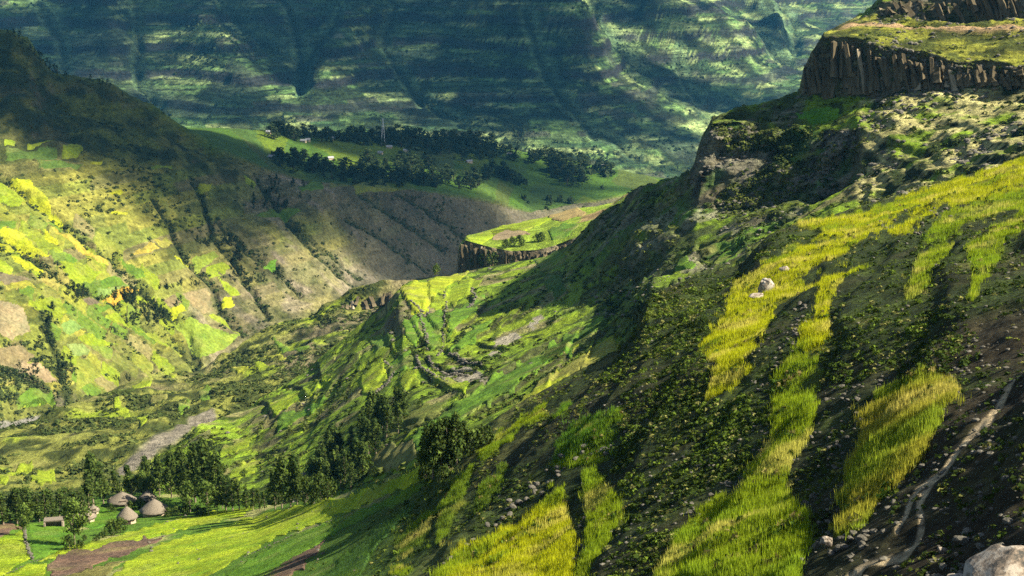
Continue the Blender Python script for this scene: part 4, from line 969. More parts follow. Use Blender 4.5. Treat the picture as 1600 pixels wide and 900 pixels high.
# smaller rubble as one mass each
def rubble(L, weight, n, smin, smax, label, seed):
    rg = np.random.default_rng(seed)
    Q, r, c = sample_cells(L, weight, n, rg)
    v0, f0 = ico(1)
    vs = np.array([v0 * (1 + 0.35 * fbm(v0 + s, 0.8, 2, s))[:, None] * np.array([1, 0.8, 0.6]) for s in range(8)])[rg.integers(0, 8, n)]
    a = rg.uniform(0, 6.28, n); ca, sa = np.cos(a)[:, None], np.sin(a)[:, None]
    V = np.stack([vs[..., 0] * ca - vs[..., 1] * sa, vs[..., 0] * sa + vs[..., 1] * ca, vs[..., 2]], -1) * (smin + (smax - smin) * rg.random(n) ** 2.5)[:, None, None] + Q[:, None]
    Fc = (f0[None] + (np.arange(n) * len(v0))[:, None, None]).reshape(-1, 3)
    return tag(mesh_np('rubble', V.reshape(-1, 3), Fc, M['rock'], smooth=False), label, 'rubble', kind='stuff')
rubble(A, rough * (~near_mask_all) * (0.25 + dim + 2.5 * sstep(0.1, 0.4, fbm(A.P, 7, 3, 77))), 4200, 0.03, 0.20, 'small loose rubble strewn over the near slope', 5)
rubble(B, (cl_low * 3.0 + talus * (np.arange(B.P.shape[0])[:, None] < B.row_of[8]) * 3.5 + ridge * 1.3 + 0.2) * sstep(-0.1, 0.2, fbm(B.P, 16, 3, 78)), 3800, 0.25, 1.15, 'boulders strewn over the talus and spur', 6)

# the white boulder in the yellow plot, the pale outcrop and slab in the corner
def lichen_mat(name, pale, dark, scale):
    m, nt, bs = new_mat(name)
    tc = nt.nodes.new('ShaderNodeTexCoord'); n = nt.nodes.new('ShaderNodeTexNoise'); n.inputs['Scale'].default_value = scale; n.inputs['Detail'].default_value = 10; n.inputs['Roughness'].default_value = 0.7
    r = nt.nodes.new('ShaderNodeValToRGB'); r.color_ramp.elements[0].position = 0.40; r.color_ramp.elements[0].color = (*dark, 1); r.color_ramp.elements[1].position = 0.56; r.color_ramp.elements[1].color = (*pale, 1)
    e = r.color_ramp.elements.new(0.48); e.color = (pale[0] * 0.55, pale[1] * 0.48, pale[2] * 0.42, 1)
    b = nt.nodes.new('ShaderNodeBump'); b.inputs['Strength'].default_value = 0.8; b.inputs['Distance'].default_value = 0.06
    nt.links.new(tc.outputs['Object'], n.inputs['Vector']); nt.links.new(n.outputs['Fac'], r.inputs[0]); nt.links.new(r.outputs[0], bs.inputs['Base Color'])
    nt.links.new(n.outputs['Fac'], b.inputs['Height']); nt.links.new(b.outputs[0], bs.inputs['Normal']); bs.inputs['Roughness'].default_value = 0.9
    return m
M['lichen'] = lichen_mat('lichened_stone', (0.34, 0.29, 0.22), (0.045, 0.042, 0.032), 3.2)
M['lichen_big'] = lichen_mat('lichened_boulder', (0.40, 0.37, 0.30), (0.13, 0.115, 0.09), 1.6)
def boulder(u, v, w_px, h_px, label, seed, L=A, mat='lichen', sub=4, depth=0.9, rz=0.0, tilt=(0, 0), sink=0.15):
    p = L.at(u, v); d = np.linalg.norm(p); s = 0.5 * d / F
    me = rock_mesh('boulder', sub, seed, (1, depth, 1), 0.42, mat)
    o = bpy.data.objects.new('boulder', me); COL.objects.link(o)
    o.scale = (w_px * s, w_px * s, h_px * s); o.rotation_euler = (tilt[0], tilt[1], rz)
    o.location = p + np.array([0, 0, h_px * s * (1 - 2 * sink)])
    return tag(o, label, 'boulder')
boulder(1194, 450, 28, 28, 'tall pale lichened boulder standing in the yellow grass plot', 41, mat='lichen_big', tilt=(0, 0.35))
boulder(1224, 425, 14, 9, 'small dark boulder just right of the tall pale boulder', 42)
boulder(1178, 462, 30, 9, 'flat grey boulder lying below the tall pale boulder', 43)
boulder(1564, 934, 205, 82, 'big lichened pale outcrop in the bottom right corner', 44, sub=5, tilt=(0.1, -0.25), sink=0.1)
boulder(1494, 893, 42, 26, 'white angular slab beside the corner outcrop', 45, mat='lichen_big', tilt=(0.2, 0.1))
boulder(1478, 902, 22, 16, 'small white stone left of the angular slab', 46, mat='lichen_big')
boulder(1505, 837, 34, 16, 'dark low boulder above the corner outcrop', 47, mat='rock')
boulder(1470, 858, 16, 12, 'pale knob of stone between trail and outcrop', 48, mat='lichen')
boulder(1290, 876, 24, 22, 'roundest pale boulder in the heap at the foot of the trail', 49)

# ------------------------------------------------------------------ basalt columns on the cliff faces
def column_mesh(seed):
    rg = np.random.default_rng(seed)
    n = int(rg.integers(5, 7)); lv = 5
    a = np.sort(rg.uniform(0, 2 * math.pi, n) * 0.25 + np.arange(n) * 2 * math.pi / n)
    rad = rg.uniform(0.38, 0.56, n)
    vs = []
    off = np.zeros(2)
    for k in range(lv):
        off = off + rg.normal(scale=0.07, size=2); s = 1 - 0.06 * k + rg.normal(scale=0.07)
        z = k / (lv - 1)
        for i in range(n):
            vs.append((math.cos(a[i]) * rad[i] * s + off[0], math.sin(a[i]) * rad[i] * s + off[1], z + (rg.normal(scale=0.035) if k in (0, lv - 1) else 0)))
    vs.append((off[0], off[1], 1.05))
    fs = []
    for k in range(lv - 1):
        for i in range(n):
            j = (i + 1) % n; p, q = k * n, (k + 1) * n
            fs += [(p + i, p + j, q + j), (p + i, q + j, q + i)]
    t = (lv - 1) * n
    fs += [(t + i, t + (i + 1) % n, len(vs) - 1) for i in range(n)]
    return mesh_np('column', vs, fs, M['basalt'], smooth=False, link=False).data
M['basalt_pale'] = cover_mat('pale_basalt', 0.8, 0.9, 0.5, 0.4, color=(0.26, 0.215, 0.14))
COLM = [column_mesh(s) for s in range(9)]
COLP = []
for me in COLM[:4]:
    c = me.copy(); c.materials.clear(); c.materials.append(M['basalt_pale']); COLP.append(c)
def columns(L, ra, rb, u0, u1, n, width, pale=0.1, hvar=(0.6, 1.05), parent=None):
    """stand a rank of columns against the face between two survey lines"""
    k = 0
    for i in range(n):
        u = u0 + (u1 - u0) * (i + random.uniform(0.1, 0.9)) / n
        c = int(np.clip(np.searchsorted(L.u, u), 0, len(L.u) - 1))
        lo_, hi_ = L.P[L.row_of[ra], c], L.P[L.row_of[rb], c]
        h = hi_[2] - lo_[2]
        if h < width: continue
        hh = h * random.uniform(*hvar)
        me = random.choice(COLP if random.random() < pale else COLM)
        o = bpy.data.objects.new('column', me); COL.objects.link(o)
        d = np.array([lo_[0], lo_[1], 0]); d /= np.linalg.norm(d)
        t = random.uniform(0, 0.25)
        p = lo_ * (1 - t) + hi_ * t - d * random.uniform(-0.3, 0.5) * width
        p[2] = lo_[2] - 0.4 + (random.random() ** 3) * (h - hh)
        o.location = p
        w = width * random.uniform(0.6, 1.25)
        o.scale = (w, w, hh)
        back = math.atan2(np.hypot(*(hi_ - lo_)[:2]), h)
        o.rotation_euler = (-back * 0.9, random.gauss(0, 0.05), random.uniform(-0.4, 0.4))
        o.parent = parent or L.obj; k += 1
columns(B, 5, 6, 1256, 1640, 95, 2.0, 0.10, hvar=(0.35, 1.0))
columns(B, 5, 6, 1270, 1640, 50, 2.8, 0.08, hvar=(0.2, 0.7))
columns(B, 8, 9, 1375, 1640, 44, 2.2, 0.05)
columns(B, 3, 4, 605, 650, 12, 2.4, 0.1)
columns(B, 3, 4, 292, 332, 10, 2.4, 0.1)
columns(Dm, 1, 2, 716, 960, 84, 2.4, 0.12, hvar=(0.3, 0.95))
columns(C, 3, 4, 508, 612, 26, 3.4, 0.1, hvar=(0.45, 0.8))

# ------------------------------------------------------------------ trees
def tube(pts, r0, r1, n=6):
    pts = np.array(pts, float); vs, fs = [], []
    for k, p in enumerate(pts):
        r = r0 + (r1 - r0) * k / (len(pts) - 1)
        for i in range(n):
            a = 2 * math.pi * i / n; vs.append(p + np.array([math.cos(a) * r, math.sin(a) * r, 0]))
    for k in range(len(pts) - 1):
        for i in range(n):
            j = (i + 1) % n; fs += [(k * n + i, k * n + j, (k + 1) * n + j), (k * n + i, (k + 1) * n + j, (k + 1) * n + i)]
    return np.array(vs), np.array(fs)
def join(parts):
    vs, fs, k = [], [], 0
    for v, f in parts:
        vs.append(v); fs.append(np.asarray(f) + k); k += len(v)
    return np.concatenate(vs), np.concatenate(fs)
def tree_meshes(seed, width, bare, clusters, leaves, base, tip, csize, lsize, lobes=0.45, pointed=0.4):
    """unit-height tree: (trunk mesh, crown mesh)"""
    rg = np.random.default_rng(seed)
    bend = rg.normal(scale=0.03, size=2)
    spine = np.array([[bend[0] * t * t * 2, bend[1] * t * t * 2, t * 0.92 - 0.03] for t in np.linspace(0, 1, 6)])
    parts = [tube(spine, 0.018, 0.004)]
    ctrs = []
    for i in range(clusters):
        t = bare + (1 - bare) * rg.beta(1.3, 1.15)
        env = width * (math.sin(math.pi * min(1, ((t - bare) / (1 - bare)) ** pointed * 0.93 + 0.05))) ** 0.8
        a = rg.uniform(0, 6.283); q = env * math.sqrt(rg.uniform(0.05, 1)) * (1 + lobes * math.sin(3 * a + seed) * rg.uniform(0, 1))
        ctrs.append((math.cos(a) * q + bend[0] * t, math.sin(a) * q + bend[1] * t, t))
    for i in range(0, clusters, max(1, clusters // 9)):
        c = np.array(ctrs[i]); z0 = max(bare * 0.7, c[2] - abs(c[0]) - abs(c[1]) - 0.05)
        parts.append(tube([(bend[0] * z0, bend[1] * z0, z0), (c[0] * 0.5, c[1] * 0.5, (z0 + c[2]) / 2 + 0.01), tuple(c)], 0.009, 0.003, 4))
    tv, tf = join(parts)
    trunk = mesh_np('trunk', tv, tf, M['bark'], link=False).data
    V, Cc = [], []
    for c in ctrs:
        tr = leaf_tris(leaves, rg, lsize, hemi=False) * csize * rg.uniform(0.6, 1.3) * np.array([1, 1, 1.15]) + np.array(c)
        V.append(tr)
        w = rg.random(); cc = (np.array(base) * (1 - w) + np.array(tip) * w) * rg.uniform(0.75, 1.25)
        Cc.append(np.broadcast_to(cc * rg.uniform(0.7, 1.3, (leaves, 1, 1)), tr.shape))
    V = np.concatenate(V).reshape(-1, 3); Cc = np.concatenate(Cc).reshape(-1, 3)
    crown = mesh_np('crown', V, np.arange(len(V)).reshape(-1, 3), M['leaf'], cols=Cc, smooth=False, link=False).data
    return trunk, crown
DKG, MDG, LTG = (0.030, 0.055, 0.011), (0.085, 0.12, 0.020), (0.11, 0.16, 0.025)
EUC = [tree_meshes(s, 0.17, 0.16, 90, 16, DKG, MDG, 0.075, 0.34) for s in range(5)]
SLIM = [tree_meshes(20 + s, 0.105, 0.12, 60, 14, DKG, MDG, 0.06, 0.36, pointed=0.55) for s in range(4)]
LIGHT = [tree_meshes(40 + s, 0.30, 0.28, 60, 16, (0.07, 0.11, 0.02), LTG, 0.10, 0.34, pointed=0.9) for s in range(3)]
BUSH = [tree_meshes(60 + s, 0.52, 0.05, 46, 16, DKG, MDG, 0.17, 0.32, pointed=0.7) for s in range(4)]
FARS = [tree_meshes(80 + s, 0.15 + 0.05 * s, 0.06, 26, 9, (0.018, 0.032, 0.010), (0.040, 0.060, 0.016), 0.10, 0.45, pointed=0.5) for s in range(4)]
def far_mesh(t):
    a, b = t
    va = np.array([v.co[:] for v in b.vertices]); fa = np.array([p.vertices[:] for p in b.polygons]); ca = np.zeros(len(va) * 4, np.float32); b.color_attributes['Col'].data.foreach_get('color', ca)
    vb = np.array([v.co[:] for v in a.vertices]); fb = np.array([p.vertices[:] for p in a.polygons])
    cols = np.concatenate([ca.reshape(-1, 4)[:, :3], np.broadcast_to(np.array((0.10, 0.08, 0.05)), vb.shape)])
    return mesh_np('far_tree', np.concatenate([va, vb]), np.concatenate([fa, fb + len(va)]), M['leaf'], cols=cols, smooth=False, link=False).data
FARM = [far_mesh(t) for t in FARS]
def tree(kind, L, u, v, h_px, label, group, name='eucalyptus_tree', wide=1.0, rmax=None):
    p = L.at(u, v, rmax); d = np.linalg.norm(p); h = h_px * d / F
    root = empty(name, p, random.uniform(0, 6.28))
    root.scale = (h * wide * random.uniform(0.9, 1.1), h * wide * random.uniform(0.9, 1.1), h)
    tr, cr = random.choice(kind)
    for nm, me in (('trunk', tr), ('crown', cr)):
        o = bpy.data.objects.new(nm, me); COL.objects.link(o); o.parent = root
    return tag(root, label, 'tree' if name != 'bush' else 'bush', group)
def rank(kind, L, items, label, group, **kw):
    for i, (u, v, h) in enumerate(sorted(items)):
        tree(kind, L, u, v, h, label.replace('#', ordinal(i)), group, **kw)
G1 = 'eucalyptus trees behind the hamlet'
rank(EUC, A, [(146, 792, 82), (160, 788, 62), (182, 778, 40), (203, 774, 46), (226, 772, 58), (248, 775, 60), (266, 778, 70), (286, 782, 80), (304, 786, 92), (322, 788, 98), (336, 791, 84), (346, 795, 60)],
     '# dark eucalyptus from the west in the grove behind the huts'.replace('from the west', 'from the left'), G1)
rank(SLIM, A, [(352, 798, 56), (362, 798, 50), (372, 798, 48), (384, 797, 42), (394, 798, 38), (404, 798, 34), (413, 797, 30)], '# slim tree from the left in the row right of the hamlet', 'slim trees right of the hamlet', name='slim_tree', wide=1.3)
rank(SLIM, A, [(-20, 822, 50), (-6, 820, 46), (4, 820, 50), (16, 818, 44), (26, 818, 56), (38, 817, 58), (50, 815, 52), (60, 815, 48), (70, 813, 50), (80, 812, 46), (92, 810, 44), (104, 807, 46), (114, 805, 44), (126, 802, 42), (136, 798, 48)],
     '# dark tree from the left in the dense row beside the hamlet', 'row of trees left of the hamlet', name='slim_tree', wide=1.7)
tree(LIGHT, A, 115, 852, 66, 'small leafy tree with bare trunk in front of the sheds', None, 'small_tree')
tree(LIGHT, A, 36, 836, 46, 'small tree beside the top end of the field wall', None, 'small_tree')
rank(LIGHT, A, [(222, 781, 42), (206, 780, 36), (235, 782, 38), (296, 800, 46), (326, 806, 52), (338, 800, 34)], '# light green tree from the left among the dark hamlet grove', 'light green trees in the hamlet', name='broadleaf_tree')
rank(BUSH, A, [(176, 836, 24), (188, 832, 22), (202, 797, 14), (216, 795, 16), (172, 800, 13), (108, 860, 22), (124, 858, 14), (262, 808, 14), (276, 806, 15), (290, 804, 17), (306, 806, 16), (132, 845, 9), (150, 846, 10), (160, 840, 12), (208, 815, 10), (316, 806, 12)],
     '# leafy bush from the left around the huts', 'bushes round the huts', name='bush')
rank(EUC, A, [(428, 795, 60), (440, 794, 78), (452, 792, 80), (464, 789, 62)], '# tall eucalyptus from the left in the clump right of the hamlet', 'eucalyptus clump right of the hamlet')
rank(BUSH, A, [(478, 788, 40), (490, 786, 36), (500, 784, 42), (511, 782, 34)], '# bushy tree from the left below the dark grove', 'bushy trees below the dark grove', name='bushy_tree', wide=0.8)
grove = [(470,772),(500,728),(540,700),(575,672),(610,655),(640,655),(632,672),(600,700),(580,730),(548,768),(500,785)]
items = []
while len(items) < 36:
    u, v = random.uniform(465, 645), random.uniform(650, 785)
    if inpoly(np.array([u]), np.array([v]), grove)[0]: items.append((u, v, random.uniform(36, 62)))
rank(SLIM[:2] + EUC[:3], B, items, '# slim eucalyptus from the left in the shaded grove above the bench', 'shaded eucalyptus grove', name='slim_tree', wide=1.25)
rank(EUC, A, [(664, 752, 84), (676, 750, 92), (688, 742, 88), (700, 732, 84), (712, 724, 80), (724, 712, 62)], '# dark eucalyptus from the left in the clump at the slope edge', 'eucalyptus clump at the slope edge')
rank(BUSH, A, [(738, 700, 40), (752, 692, 36), (664, 756, 26), (690, 748, 22)], '# bush from the left beside the clump at the slope edge', 'bushes beside the slope edge clump', name='bush')
rank(BUSH, Dm, [(735, 420, 18), (748, 418, 20), (760, 414, 22), (772, 412, 18), (790, 388, 14), (800, 386, 16), (812, 384, 16), (838, 378, 12), (846, 376, 13)], '# bush from the left on the mesa rim', 'bushes on the mesa rim', name='bush')
tree(LIGHT, B, 681, 436, 22, 'lone flat-crowned tree at the far edge of the bright green field', None, 'lone_tree')
rank(BUSH, B, [(600, 640, 14), (622, 650, 16), (655, 640, 12), (345, 740, 14), (380, 745, 12), (420, 720, 12), (700, 500, 8), (735, 470, 8), (560, 752, 20), (585, 744, 16)], '# bush from the left scattered over the lower spur', 'bushes on the lower spur', name='bush')
# trees of the valley side
E_TREES = []
def grove_pts(cx, cy, sx, sy, n, h):
    return [(random.gauss(cx, sx), random.gauss(cy, sy), random.uniform(0.7, 1.25) * h) for _ in range(n)]
VAL = [(grove_pts(77, 520, 5, 20, 16, 14), 'in the dark line of trees down the left gully'), (grove_pts(90, 580, 9, 14, 14, 13), 'where the left gullies meet'),
       (grove_pts(40, 592, 18, 14, 26, 9), 'on the brown bank at the left edge'), (grove_pts(126, 455, 8, 8, 9, 15), 'in the small clump beside the upper left fields'),
       (grove_pts(195, 472, 14, 6, 12, 14), 'around the orange field'), (grove_pts(238, 492, 18, 14, 46, 13), 'in the big grove on the lower slope'),
       (grove_pts(368, 412, 5, 16, 16, 17), 'in the tall dark clump right of the striped fields'), (grove_pts(318, 381, 6, 3, 6, 9), 'in the small dark clump above the striped fields'),
       (grove_pts(345, 377, 12, 4, 9, 7), 'in the hedge left of the pale slopes'), (grove_pts(395, 442, 14, 4, 12, 9), 'in the hedge below the tall dark clump'), (grove_pts(432, 421, 8, 6, 8, 8), 'beside the vivid green plot'),
       (grove_pts(270, 448, 20, 5, 14, 8), 'above the yellow mound field'), (grove_pts(205, 600, 12, 3, 5, 10), 'at the foot of the valley side'), (grove_pts(440, 318, 8, 3, 4, 15), 'beside the shaded green plot'),
       (grove_pts(400, 312, 16, 4, 10, 8), 'on the shaded shoulder'), (grove_pts(430, 292, 18, 5, 16, 11), 'on the shoulder below the plateau edge'), (grove_pts(600, 350, 60, 20, 12, 6), 'scattered over the grey spur')]
for pts, where in VAL:
    for i_, (u, v, h) in enumerate(sorted(pts)):
        o = bpy.data.objects.new('valley_tree', random.choice(FARM)); COL.objects.link(o)
        p = E.at(u, v, E.row_of[4]); s = h * np.linalg.norm(p) / F
        o.location = p; o.scale = (s * 1.25, s * 1.25, s); o.rotation_euler[2] = random.uniform(0, 6.28)
        tag(o, ordinal(i_) + ' dark tree from the left ' + where, 'tree', 'valley trees ' + where)
for i_, (u, v, h) in enumerate(sorted([(20, 66, 9), (30, 70, 10), (46, 84, 10), (54, 92, 11), (60, 97, 12), (66, 103, 13), (72, 108, 12), (78, 112, 12), (84, 116, 12), (90, 118, 12), (142, 132, 9), (156, 137, 8), (160, 138, 9), (166, 140, 8), (171, 142, 7), (12, 62, 8), (36, 76, 9), (100, 122, 6), (190, 150, 6), (215, 160, 5)])):
    o = bpy.data.objects.new('ridge_tree', random.choice(FARM)); COL.objects.link(o)
    p = E.at(u, v, E.row_of[4]); s = h * np.linalg.norm(p) / F
    o.location = p; o.scale = (s * 1.3, s * 1.3, s)
    tag(o, ordinal(i_) + ' dark tree from the left along the shaded ridge crest', 'tree', 'trees on the ridge crest')
PLATEAU = [([(415, 206), (470, 209), (540, 213), (600, 217)], 6, 70, 13, 'in the back belt left of the pylon'), ([(600, 218), (650, 221), (720, 226), (772, 234)], 11, 120, 15, 'in the long dark belt right of the pylon'),
           ([(772, 238), (830, 246), (880, 254), (955, 272)], 6, 50, 13, 'in the thinning belt towards the right tip'), ([(430, 250), (480, 256), (530, 264), (560, 272)], 8, 44, 17, 'in the left grove on the plateau edge'),
           ([(560, 254), (620, 262), (680, 262)], 8, 40, 15, 'in the middle grove of the plateau'), ([(545, 274), (620, 280), (700, 282), (760, 284)], 8, 80, 14, 'in the front belt above the grey spur'),
           ([(765, 268), (800, 276), (815, 284)], 6, 18, 14, 'in the small grove right of the front belt'), ([(858, 262), (885, 272), (905, 284)], 7, 26, 15, 'in the right grove of the plateau'), ([(800, 300), (860, 312), (960, 300)], 9, 9, 9, 'standing alone on the right fields of the plateau')]
allp = []
for pts, sd, n, h, where in PLATEAU:
    pts = np.array(pts, float); cum = np.r_[0, np.cumsum(np.hypot(*np.diff(pts, axis=0).T))]
    for i in range(n):
        t = random.random() * cum[-1]
        u, v = np.interp(t, cum, pts[:, 0]) + random.gauss(0, 8), np.interp(t, cum, pts[:, 1]) + random.gauss(0, sd * 0.6) + 4
        allp.append((u, v, h * 1.25 * random.uniform(0.5, 1.45), where))
allp.sort(key=lambda q: -q[2])
allp = sorted(allp[:300]) + allp[300:]
seen = {}
extra = []
for i, (u, v, h, where) in enumerate(allp):
    p = E.at(u, v); s = h * np.linalg.norm(p) / F
    if i >= 300:
        extra.append((p, s)); continue
    o = bpy.data.objects.new('plateau_tree', random.choice(FARM)); COL.objects.link(o)
    o.location = p; o.scale = (s * 2.1, s * 2.1, s * 0.85); o.rotation_euler[2] = random.uniform(0, 6.28)
    seen[where] = seen.get(where, -1) + 1
    tag(o, ordinal(seen[where]) + ' dark pointed tree from the left ' + where, 'tree', 'plateau trees ' + where)
if extra:
    Q = np.array([p for p, s in extra]); rr_ = np.array([s * 0.5 for p, s in extra])
    tag(clumps('plateau_undergrowth', Q, rr_, np.broadcast_to(np.array((0.03, 0.045, 0.014)), Q.shape), M['leaf'], rng, tris=14, size=0.5, flat=2.0), 'low growth between the plateau trees', 'undergrowth', kind='stuff')

# ------------------------------------------------------------------ thatched huts
def thatch_mat():
    m, nt, bs = new_mat('thatch'); N, L = nt.nodes, nt.links
    tc = N.new('ShaderNodeTexCoord'); w = N.new('ShaderNodeTexNoise'); w.inputs['Scale'].default_value = 3; w.inputs['Detail'].default_value = 8; w.inputs['Roughness'].default_value = 0.75
    mp = N.new('ShaderNodeMapping'); mp.inputs['Scale'].default_value = (2.5, 2.5, 0.6)
    L.new(tc.outputs['Object'], mp.inputs[0]); L.new(mp.outputs[0], w.inputs['Vector'])
    r = N.new('ShaderNodeValToRGB'); r.color_ramp.elements[0].position = 0.3; r.color_ramp.elements[0].color = (0.075, 0.06, 0.042, 1); r.color_ramp.elements[1].position = 0.7; r.color_ramp.elements[1].color = (0.23, 0.19, 0.135, 1)
    L.new(w.outputs['Fac'], r.inputs[0]); L.new(r.outputs[0], bs.inputs['Base Color'])
    b = N.new('ShaderNodeBump'); b.inputs['Strength'].default_value = 0.9; b.inputs['Distance'].default_value = 0.12
    L.new(w.outputs['Fac'], b.inputs['Height']); L.new(b.outputs[0], bs.inputs['Normal']); bs.inputs['Roughness'].default_value = 0.95
    return m
M['thatch'] = thatch_mat()
M['daub'] = cover_mat('daub', 2.0, 0.6, 0.35, 0.08, color=(0.40, 0.31, 0.21))
M['door'] = cover_mat('dark_wood', 5.0, 0.5, 0.4, 0.03, color=(0.06, 0.04, 0.03))
M['wood'] = cover_mat('weathered_wood', 5.0, 0.5, 0.4, 0.03, color=(0.24, 0.19, 0.14))
M['tin'] = cover_mat('pale_roof_sheet', 0.5, 0.1, 0.1, 0.02, color=(0.28, 0.28, 0.28), rough=0.5)
def ring_mesh(name, rings, mat, parent, n=28, seed=0, jag=0.0, cap_top=False):
    rg = np.random.default_rng(seed); vs, fs = [], []
    for k, (r, z) in enumerate(rings):
        for i in range(n):
            a = 2 * math.pi * i / n
            j = 1 + rg.normal(scale=0.02) + (rg.normal(scale=jag) if k <= 1 else 0)
            vs.append((math.cos(a) * r * j, math.sin(a) * r * j, z + (rg.normal(scale=jag * 1.4) if k <= 1 else 0)))
    for k in range(len(rings) - 1):
        for i in range(n):
            j = (i + 1) % n; fs.append((k * n + i, k * n + j, (k + 1) * n + j, (k + 1) * n + i))
    if cap_top:
        vs.append((0, 0, rings[-1][1] + 0.02)); t = (len(rings) - 1) * n
        fs += [(t + i, t + (i + 1) % n, len(vs) - 1, len(vs) - 1) for i in range(n)]
    me = bpy.data.meshes.new(name); me.from_pydata(vs, [], [tuple(dict.fromkeys(f)) for f in fs]); me.materials.append(mat)
    for p in me.polygons: p.use_smooth = True
    o = bpy.data.objects.new(name, me); COL.objects.link(o); o.parent = parent
    return o
def box_obj(name, lo, hi, mat, parent, loc=(0, 0, 0), rot=(0, 0, 0)):
    v = [(x, y, z) for x in (lo[0], hi[0]) for y in (lo[1], hi[1]) for z in (lo[2], hi[2])]
    f = [(0, 1, 3, 2), (4, 6, 7, 5), (0, 4, 5, 1), (2, 3, 7, 6), (0, 2, 6, 4), (1, 5, 7, 3)]
    o = mesh_np(name, v, f, mat, parent=parent, smooth=False); o.location = loc; o.rotation_euler = rot
    return o
def hut(u, v, w_px, label, seed, wall=1.3, pitch=0.62, door=-1.2, stretch=1.0, squash=1.0):
    p = A.at(u, v); d = np.linalg.norm(p); r = 0.5 * w_px * d / F
    root = empty('thatched_hut', p + np.array([0, 0, -0.25]), 0)
    root.scale = (stretch, 1, 1)
    ring_mesh('wall', [(r * 0.80, -0.6), (r * 0.80, 0.4), (r * 0.79, wall * 0.7), (r * 0.78, wall + 0.45)], M['daub'], root, 24, seed)
    h = r * pitch * 1.25
    roof = ring_mesh('roof', [(r * 0.92, wall - 0.16), (r * 1.02, wall - 0.10), (r * 0.99, wall + 0.08), (r * 0.80, wall + h * 0.26), (r * 0.55, wall + h * 0.53), (r * 0.30, wall + h * 0.78), (r * 0.10, wall + h * 0.95), (r * 0.03, wall + h)], M['thatch'], root, 40, seed + 1, 0.035, True)
    tv, tf = join([tube([(math.cos(a) * 0.05 * r, math.sin(a) * 0.05 * r, wall + h * 0.96), (math.cos(a) * 0.11 * r, math.sin(a) * 0.11 * r, wall + h * 1.06 + 0.1)], 0.05, 0.03, 4) for a in (0.3, 1.9, 3.4, 5.0)] )
    mesh_np('ridge_tuft', tv, tf, M['thatch'], parent=roof, smooth=False)
    dx, dy = math.cos(door) * r * 0.80, math.sin(door) * r * 0.80
    dr = box_obj('door', (-0.42, -0.06, 0), (0.42, 0.06, 1.5), M['door'], root, (dx, dy, 0.05), (0, 0, door + math.pi / 2))
    box_obj('lintel', (-0.55, -0.09, 1.5), (0.55, 0.09, 1.64), M['wood'], dr)
    return tag(root, label, 'hut', 'thatched huts of the hamlet')
hut(199, 818, 31, 'pale thatched round hut standing nearest the plowed plot', 1, wall=1.5, pitch=0.85)
hut(241, 805, 43, 'largest thatched hut with wide cone roof behind the nearest hut', 2, wall=1.3, pitch=0.62)
hut(189, 788, 38, 'long thatched hut with ridged roof, furthest left of the back pair', 3, wall=1.0, pitch=0.55, stretch=1.15)
hut(231, 784, 26, 'small thatched hut at the back beside the wooden rail', 4, wall=1.1, pitch=0.7)
hut(133, 815, 28, 'thatched hut half hidden behind the small leafy tree', 5, wall=1.3, pitch=0.6)
hut(146, 803, 18, 'small dark thatched hut at the edge of the tree row', 6, wall=1.1, pitch=0.7)
def near_pt(u, v, dz=0): return Vector(A.at(u, v)) + Vector((0, 0, dz))
def pole_run(name, pts, r, mat, parent):
    v, f = tube([tuple(q) for q in pts], r, r, 6); return mesh_np(name, v, f, mat, parent=parent)
rail = empty('wooden_rail', near_pt(218, 789))
q0, q1 = near_pt(206, 789, 1.3) - rail.location, near_pt(232, 790, 1.5) - rail.location
pole_run('top_rail', [q0, (q0 + q1) / 2, q1], 0.11, M['wood'], rail)
for t in (0.02, 0.5, 0.98):
    b = q0.lerp(q1, t); pole_run('post', [b + Vector((0, 0, -1.9)), b + Vector((0, 0, 0.15))], 0.09, M['wood'], rail)
tag(rail, 'pale wooden rail between the back huts', 'rail')
# low stone shed with an open front, left of the small tree
sh = empty('stone_shed', near_pt(84, 822), 0.2); sh.scale = (0.72, 0.72, 0.8)
for nm, lo_, hi_ in (('wall', (-2.0, 0.9, -0.5), (1.9, 1.25, 1.4)), ('wall', (-2.25, -1.1, -0.5), (-1.9, 1.25, 1.25)), ('wall', (1.75, -1.1, -0.5), (2.1, 0.9, 1.35))):
    box_obj(nm, lo_, hi_, M['wood'], sh)
box_obj('roof', (-2.3, -0.5, 1.36), (2.3, 1.5, 1.62), M['thatch'], sh, rot=(0.06, 0, 0))
tag(sh, 'low open-fronted shed left of the small leafy tree', 'shed')
# dry stone field wall and the field edge walls
def stone_wall(pts, label, px=3.2, n=90, seed=0, L=A, layers=2):
    rg = np.random.default_rng(seed)
    pts = np.array(pts, float); cum = np.r_[0, np.cumsum(np.hypot(*np.diff(pts, axis=0).T))]
    root = empty('dry_stone_wall', L.at(*pts[0])); org = np.array(root.location)
    for i in range(n):
        t = (i + rg.uniform(-0.4, 0.4)) / n * cum[-1]
        p = L.at(np.interp(t, cum, pts[:, 0]), np.interp(t, cum, pts[:, 1])); d = np.linalg.norm(p)
        for q in range(layers):
            s = px * 0.5 * d / F * rg.uniform(0.7, 1.35)
            o = bpy.data.objects.new('stone', ROCKS[int(rg.integers(0, 8))]); COL.objects.link(o); o.parent = root
            o.location = p - org + np.array([rg.normal(scale=0.4) * s, rg.normal(scale=0.4) * s, s * (0.3 + 0.9 * q)])
            o.scale = (s * 1.2, s, s); o.rotation_euler = (0, 0, rg.uniform(0, 6.28))
    return tag(root, label, 'wall', kind='thing')
stone_wall([(37, 822), (38, 840), (42, 860), (50, 874)], 'short dry stone field wall running down from the small tree', 4.5, 46, 1)
